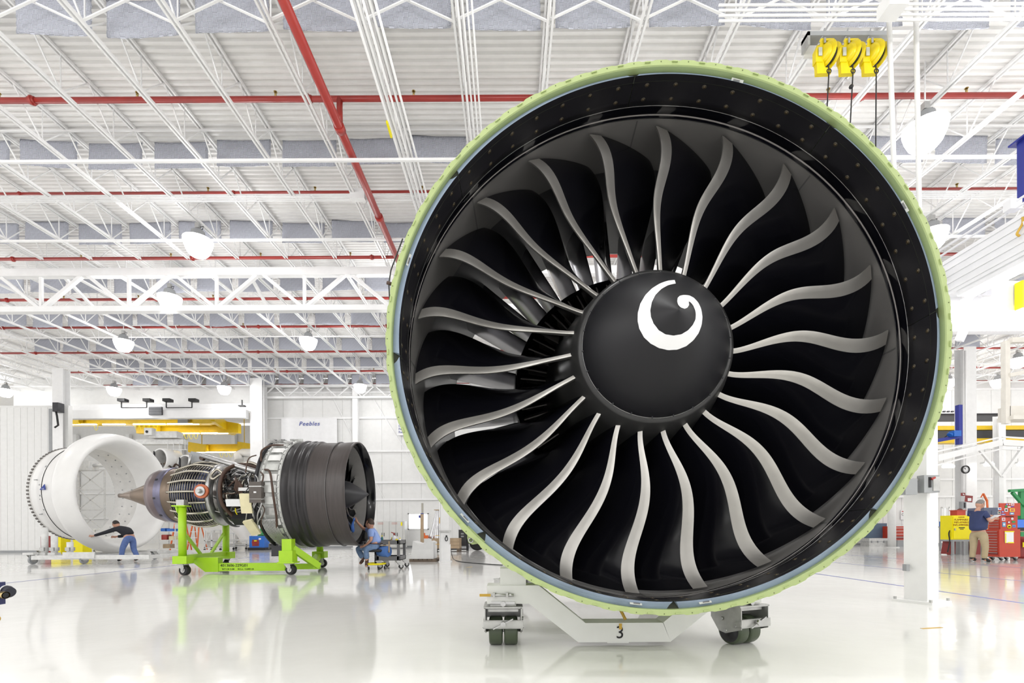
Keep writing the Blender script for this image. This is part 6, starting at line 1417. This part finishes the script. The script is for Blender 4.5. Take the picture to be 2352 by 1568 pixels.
for px, py, w_, h_, m, rd, i2 in ((2313, 1158, .06, .035, ST[1], 0, ST[0]), (2319, 1158, .04, .04, ST[0], 1, None), (2326, 1158, .08, .06, ST[0], 0, ST[4]), (2296, 1168, .09, .07, ST[0], 0, ST[1]), (2311, 1163, .06, .06, ST[3], 0, None), (2318, 1164, .07, .035, ST[0], 0, None), (2325, 1163, .09, .02, ST[1], 0, None), (2311, 1171, .09, .09, ST[0], 0, INK), (2325, 1171, .14, .09, ST[2], 0, ST[4]), (2303, 1175, .06, .045, ST[1], 0, ST[0]), (2304, 1181, .13, .035, ST[1], 0, ST[0]), (2324, 1179, .12, .06, ST[5], 0, ST[0]), (2295, 1177, .08, .07, STICK, 0, DARKM)): sticker(px, py, w_, h_, m, yw, rd, i2)
yw = TCY + .045
for px, py, w_, h_, m, rd, i2 in ((2305, 1192, .09, .08, ST[0], 0, ST[4]), (2306, 1204, .09, .13, ST[5], 0, ST[0]), (2325, 1191, .07, .07, ST[0], 1, None), (2317, 1199, .08, .08, ST[4], 1, ST[0]), (2328, 1198, .09, .05, ST[3], 0, None), (2318, 1209, .11, .08, YELB, 1, INK), (2329, 1208, .09, .07, ST[5], 0, ST[1])): sticker(px, py, w_, h_, m, yw, rd, i2)
p = at(2318, 1234, TCY - .01); MB().box(p, (.24, .006, .29)).build('paper_sheet', PAPER, tc_); MB().box(p + Vector((-.10, -.004, -.02)), (.03, .005, .26)).build('yellow_folder', YELB, tc_); MB().box(p + Vector((0, -.005, .16)), (.26, .01, .03)).build('yellow_clip', YELB, tc_); MB().box(p + Vector((.04, -.006, -.14)), (.16, .006, .03)).build('yellow_folder', YELB, tc_)
text('PROFESSIONAL', .035, INK, tc_, TX((XT0 + .33, TCY + .04, z2_ - .03)), 'lettering')
# standing man
YM = fl(2250, 1290).y + .1; gx = at(2252, 1290, YM).x
p0C = 1217 - math.tan(-ROLL) * (2252 - 1170) + EYE * FP / YM
qc = lambda px, py, dy: q_(px, py, dy, YM, 2252, p0C)
person('standing man in navy polo shirt and khaki trousers reading by the red tool chest', (gx, YM, 0), dict(
    pelvis=qc(2248, 1222, 0), waist=qc(2247, 1209, 0), chest=qc(2245, 1186, 0), neck=qc(2246, 1170, 0), head=qc(2252, 1158, 0),
    shL=qc(2247, 1178, -.19), elL=qc(2254, 1198, -.24), wrL=qc(2271, 1192, -.14), shR=qc(2246, 1178, .18), elR=qc(2260, 1192, .22), wrR=qc(2277, 1185, .1),
    hipL=qc(2250, 1226, -.1), knL=qc(2253, 1256, -.12), anL=qc(2252, 1284, -.10), toL=qc(2266, 1289, -.12),
    hipR=qc(2246, 1226, .1), knR=qc(2244, 1256, .10), anR=qc(2241, 1283, .10), toR=qc(2252, 1287, .12)), (1, -.15, -.35),
    dict(hair=mat('hair_grey', (.22, .21, .20), .6), shirt=mat('navy_polo', (.030, .045, .13), .75, var=.08), sleeve=.62, pants=mat('khaki', (.42, .34, .21), .75, var=.06), shoe=BLACK, girth=1.28), dict(L=(1, 0, .1), R=(1, 0, -.1)))
pp = thing('paper_sheet', 'white papers held by the standing man', 'paper', tuple(at(2284, 1186, YM))); MB().box(at(2284, 1187, YM - .05), (.22, .18, .006), M=Matrix.Rotation(R(-30), 3, 'Y')).build('sheet', PAPER, pp)
# person bending behind the cabinet
YP = YC + 1.2; gx = at(2190, 1, YP).x; qp = lambda px, py, dy: q_(px, py, dy, YP, 2190, 1211 + EYE * FP / YP)
person('person in black top bending forward behind the yellow cabinet', (gx, YP, 0), dict(
    pelvis=qp(2178, 1210, 0), waist=qp(2182, 1199, 0), chest=qp(2190, 1186, 0), neck=qp(2194, 1180, 0), head=qp(2198, 1175, 0),
    shL=qp(2192, 1186, -.17), elL=qp(2198, 1200, -.2), wrL=qp(2206, 1202, -.1), shR=qp(2192, 1186, .17), elR=qp(2198, 1200, .2), wrR=qp(2206, 1202, .1),
    hipL=qp(2179, 1214, -.1), knL=qp(2184, 1240, -.12), anL=qp(2182, 1262, -.12), toL=qp(2190, 1266, -.14),
    hipR=qp(2179, 1214, .1), knR=qp(2182, 1240, .12), anR=qp(2180, 1262, .12), toR=qp(2188, 1266, .14)), (1, 0, -.5),
    dict(hair=mat('hair_auburn', (.12, .04, .03), .6), shirt=BSW, sleeve=2, pants=mat('grey_jeans', (.12, .14, .20), .7), shoe=BLACK), dict(L=(1, 0, -.3), R=(1, 0, -.3)))
# far red chest, grey cases, lit post, bench things
YF = 24.2
rc = thing('tool_chest', 'long low red tool chest beyond the fan at lower right', 'tool chest', (at(2075, 1, YF).x, YF, 0)); a, b = at(2045, 1242, YF), at(2104, 1208, YF)
MB().bb(a.x, b.x, YF, YF + .6, .12, b.z).build('cabinet', REDT, rc)
for k in range(5): z0 = .2 + k * (b.z - .22) / 5; d = MB().bb(a.x + .02, b.x - .28, YF - .02, YF, z0, z0 + (b.z - .22) / 5 - .02).build('drawer', REDT if k != 1 else DRED, rc); MB().bb(a.x + .04, b.x - .3, YF - .04, YF - .02, z0 + .08, z0 + .1).build('pull', METAL, d)
MB().bb(b.x - .2, b.x - .06, YF - .01, YF, b.z - .38, b.z - .06).build('paper_sheet', PAPER, rc)
for x in (a.x + .1, b.x - .25, b.x - .08): caster(rc, x, YF + .05, .07, .04, R(5), .13)
t = thing('equipment_case', 'pale grey stack of hard equipment cases right of the fan rim', 'case', (at(2010, 1, 23.8).x, 23.8, 0)); a, b = at(1990, 1, 23.8).x, at(2033, 1, 23.8).x
for z0, z1 in ((.0, .22), (.24, .40)): MB().bb(a, b, 23.8, 24.4, z0, z1).build('shell', ZINC, t)
for k in range(3): MB().bb(a + .1 + k * .3, a + .16 + k * .3, 23.77, 23.8, .18, .28).build('latch', GREY, t)
MB().bb(a - .02, b + .02, 23.78, 24.42, .22, .24).build('rim', GREY, t)
x = at(2062, 1, 23.4).x; solo('small_case', MB().bb(x - .15, x + .15, 23.4, 23.7, 0, .28).bb(x - .16, x + .16, 23.39, 23.71, .28, .31), GREY, 'small grey case before the low red tool chest', 'case')
x = at(2014, 1, 24.6).x; solo('blue_bench', MB().bb(x - .5, x + .45, 24.7, 25.0, .4, 1.15).bb(x - .5, x - .4, 24.6, 25, 0, .4).bb(x + .35, x + .45, 24.6, 25, 0, .4), mat('slate_blue', (.09, .14, .21), .5), 'slate blue machine cabinet behind the grey cases', 'cabinet')
x = at(2042, 1, 22.5).x; t = thing('column', 'bright white round post between the grey cases and the red chest', 'column', (x, 22.5, 0)); MB().cyl((x, 22.5, 0), (x, 22.5, 3.2), .16, n=20).build('pipe', WHITE, t); MB().cyl((x, 22.5, 0), (x, 22.5, .03), .28, n=20).build('base', WHITE, t)
p = at(2088, 1182, 25.55); t = thing('notice_board', 'white notice board with red heading on the back wall', 'board', tuple(p)); MB().box(p, (.9, .03, .5)).build('board', PAPER, t); MB().box(p + Vector((0, -.02, .18)), (.8, .005, .04)).build('red_heading', RINK, t)
for k in range(5): MB().lathe([(.05, 0), (.07, 0), (.07, -.006), (.05, -.006)], 16, M=Matrix.Translation(p + Vector((-.34 + k * .16, -.02, .03)))).build('round_mark', GREY, t)
x = at(2078, 1, 24.9).x; solo('work_bench', MB().bb(x - .2, x + .75, 24.8, 25.3, .85, .92).bb(x + .3, x + .7, 24.85, 25.2, .5, .85).bb(x - .2, x - .1, 24.8, 24.9, 0, .85), mat('bench_dark', (.05, .05, .06), .5), 'dark work bench behind the low red tool chest', 'bench')
# green stand, monitors, red drum at right edge
gs2 = thing('green_stand', 'green steel trestle above the red tool chest at the right edge', 'stand', (at(2345, 1, 16).x, 16, 0))
a = at(2318, 1127, 16); MB().bar(a, at(2420, 1121, 16), .09).build('top_beam', GREENF, gs2); x = at(2343, 1, 16).x; MB().bb(x - .06, x + .06, 16, 16.1, 0, a.z).build('leg', GREENF, gs2); MB().bar(a + Vector((.1, 0, -.05)), (x, 16, a.z - .45), .08).build('brace', GREENF, gs2); MB().bar((x, 16, a.z - .5), (x + .9, 16, a.z - .5), .08).build('cross_beam', GREENF, gs2)
p = at(2343, 1202, 14.6); t = thing('monitor', 'blue-screened monitor behind the tool chest at the right edge', 'monitor', tuple(p)); MB().box(p, (.34, .05, .28)).build('case', DARKM, t); MB().box(p + Vector((-.01, -.03, 0)), (.30, .005, .24)).build('screen', mat('screen_blue', (.03, .12, .45), .3, emit=.6, var=0), t); MB().bb(p.x - .12, p.x + .12, 14.55, 14.75, p.z - .22, p.z - .14).build('foot', DARKM, t)
solo('computer_desk', MB().bb(p.x - .2, p.x + .8, 14.4, 15.0, p.z - .25, p.z - .22).bb(p.x + .3, p.x + .4, 14.4, 14.5, 0, p.z - .25), WOOD, 'computer desk with a keyboard shelf at the right edge', 'desk')
p = at(2346, 1, 14.0); t = thing('red_drum', 'dark red waste drum with a yellow label at the right edge', 'drum', (p.x, 14.0, 0)); MB().lathe([(0, 0), (.2, 0), (.2, .05), (.21, .06), (.2, .07), (.2, .55), (.22, .57), (.22, .62), (0, .64)], 24, M=Matrix.Translation((p.x + .08, 14.2, 0)) @ Matrix.Rotation(R(90), 4, 'X')).build('shell', DRED, t); MB().box((p.x, 13.97, .4), (.14, .02, .14)).build('yellow_label', YELB, t)
p = at(2180, 1192, 20); p = at(2168, 1203, 19); solo('side_table', MB().bb(p.x - .3, p.x + .2, 18.8, 19.2, p.z - .14, p.z - .1).bb(p.x - .28, p.x - .24, 18.85, 18.9, 0, p.z - .14).bb(p.x + .14, p.x + .18, 18.85, 18.9, 0, p.z - .14), GREY, 'small grey table under the blue tote', 'table')
solo('blue_tote', MB().box(at(2168, 1203, 19), (.2, .2, .2)).box(at(2168, 1203, 18.88), (.08, .01, .08)), BLUEM, 'blue tote just right of the thick white post', 'tote')
ob = thing('step_ladder', 'orange folded ladder top seen right of the clock column', 'ladder', (at(2262, 1, 19).x, 19, 0))
a, b = at(2258, 1133, 19), at(2267, 1150, 19); MB().bar(a, b, .07, .04).build('rail', ORANGE, ob); MB().bar(a, at(2253, 1142, 19), .03).build('rail', ORANGE, ob); MB().bar(b, (b.x + .12, 19, 0), .05, .04).build('rail', ORANGE, ob)
p = at(2290, 1176, 17); solo('grey_crate', MB().box(p + Vector((0, 0, -.1)), (1.5, .6, .5)).box(p + Vector((-.3, -.3, -.1)), (.4, .05, .3)), mat('crate_slate', (.16, .18, .26), .6), 'slate grey crate behind the standing man', 'crate'); solo('crate_table', MB().bb(p.x - .8, p.x + .8, 16.7, 17.4, p.z - .42, p.z - .36).bb(p.x - .75, p.x - .65, 16.75, 16.85, 0, p.z - .42).bb(p.x + .65, p.x + .75, 16.75, 16.85, 0, p.z - .42), GREY, 'grey table under the slate crate', 'table')
# nozzle object at the lower left edge
nz = thing('air_coupling', 'black valve with a brass coupling poking in at the lower left edge', 'valve', tuple(at(10, 1362, 3.2)))
c = at(18, 1356, 3.2)
MB().tube([c + Vector((-.09, .0, .0)), c + Vector((-.03, -.01, .004)), c + Vector((.012, -.02, 0)), c + Vector((.045, -.03, -.01))], [.03, .036, .038, .034], 20).build('valve_body', mat('valve_black', (.015, .016, .03), .3), nz)
MB().tube([c + Vector((-.012, -.02, .0)), c + Vector((-.002, -.022, .0))], .0392, 20).build('yellow_band', YELB, nz); MB().tube([c + Vector((.0, -.022, .0)), c + Vector((.016, -.026, -.001))], .039, 20).build('white_band', PAPER, nz)
d = at(18, 1366, 3.12); MB().tube([d + Vector((-.09, .01, .004)), d + Vector((-.05, .0, .002)), d + Vector((-.045, 0, .002)), d + Vector((.0, -.012, 0))], [.018, .020, .022, .023], 20, cap=False).build('brass_coupling', BRASS, nz); MB().tube([d + Vector((.0, -.013, 0)), d + Vector((.001, -.0132, 0))], .017, 16).build('bore', BLACK, nz)
c = at(-1, 1372, 3.15); MB().bb(c.x - .05, c.x + .008, 3.1, 3.18, c.z - .045, c.z + .1).build('blue_handle', mat('handle_navy', (.03, .035, .12), .4), nz); c = at(-4, 1420, 3.1); MB().cyl(c, c + Vector((0, -.02, 0)), .018, n=16).build('yellow_cap', YTAG, nz)
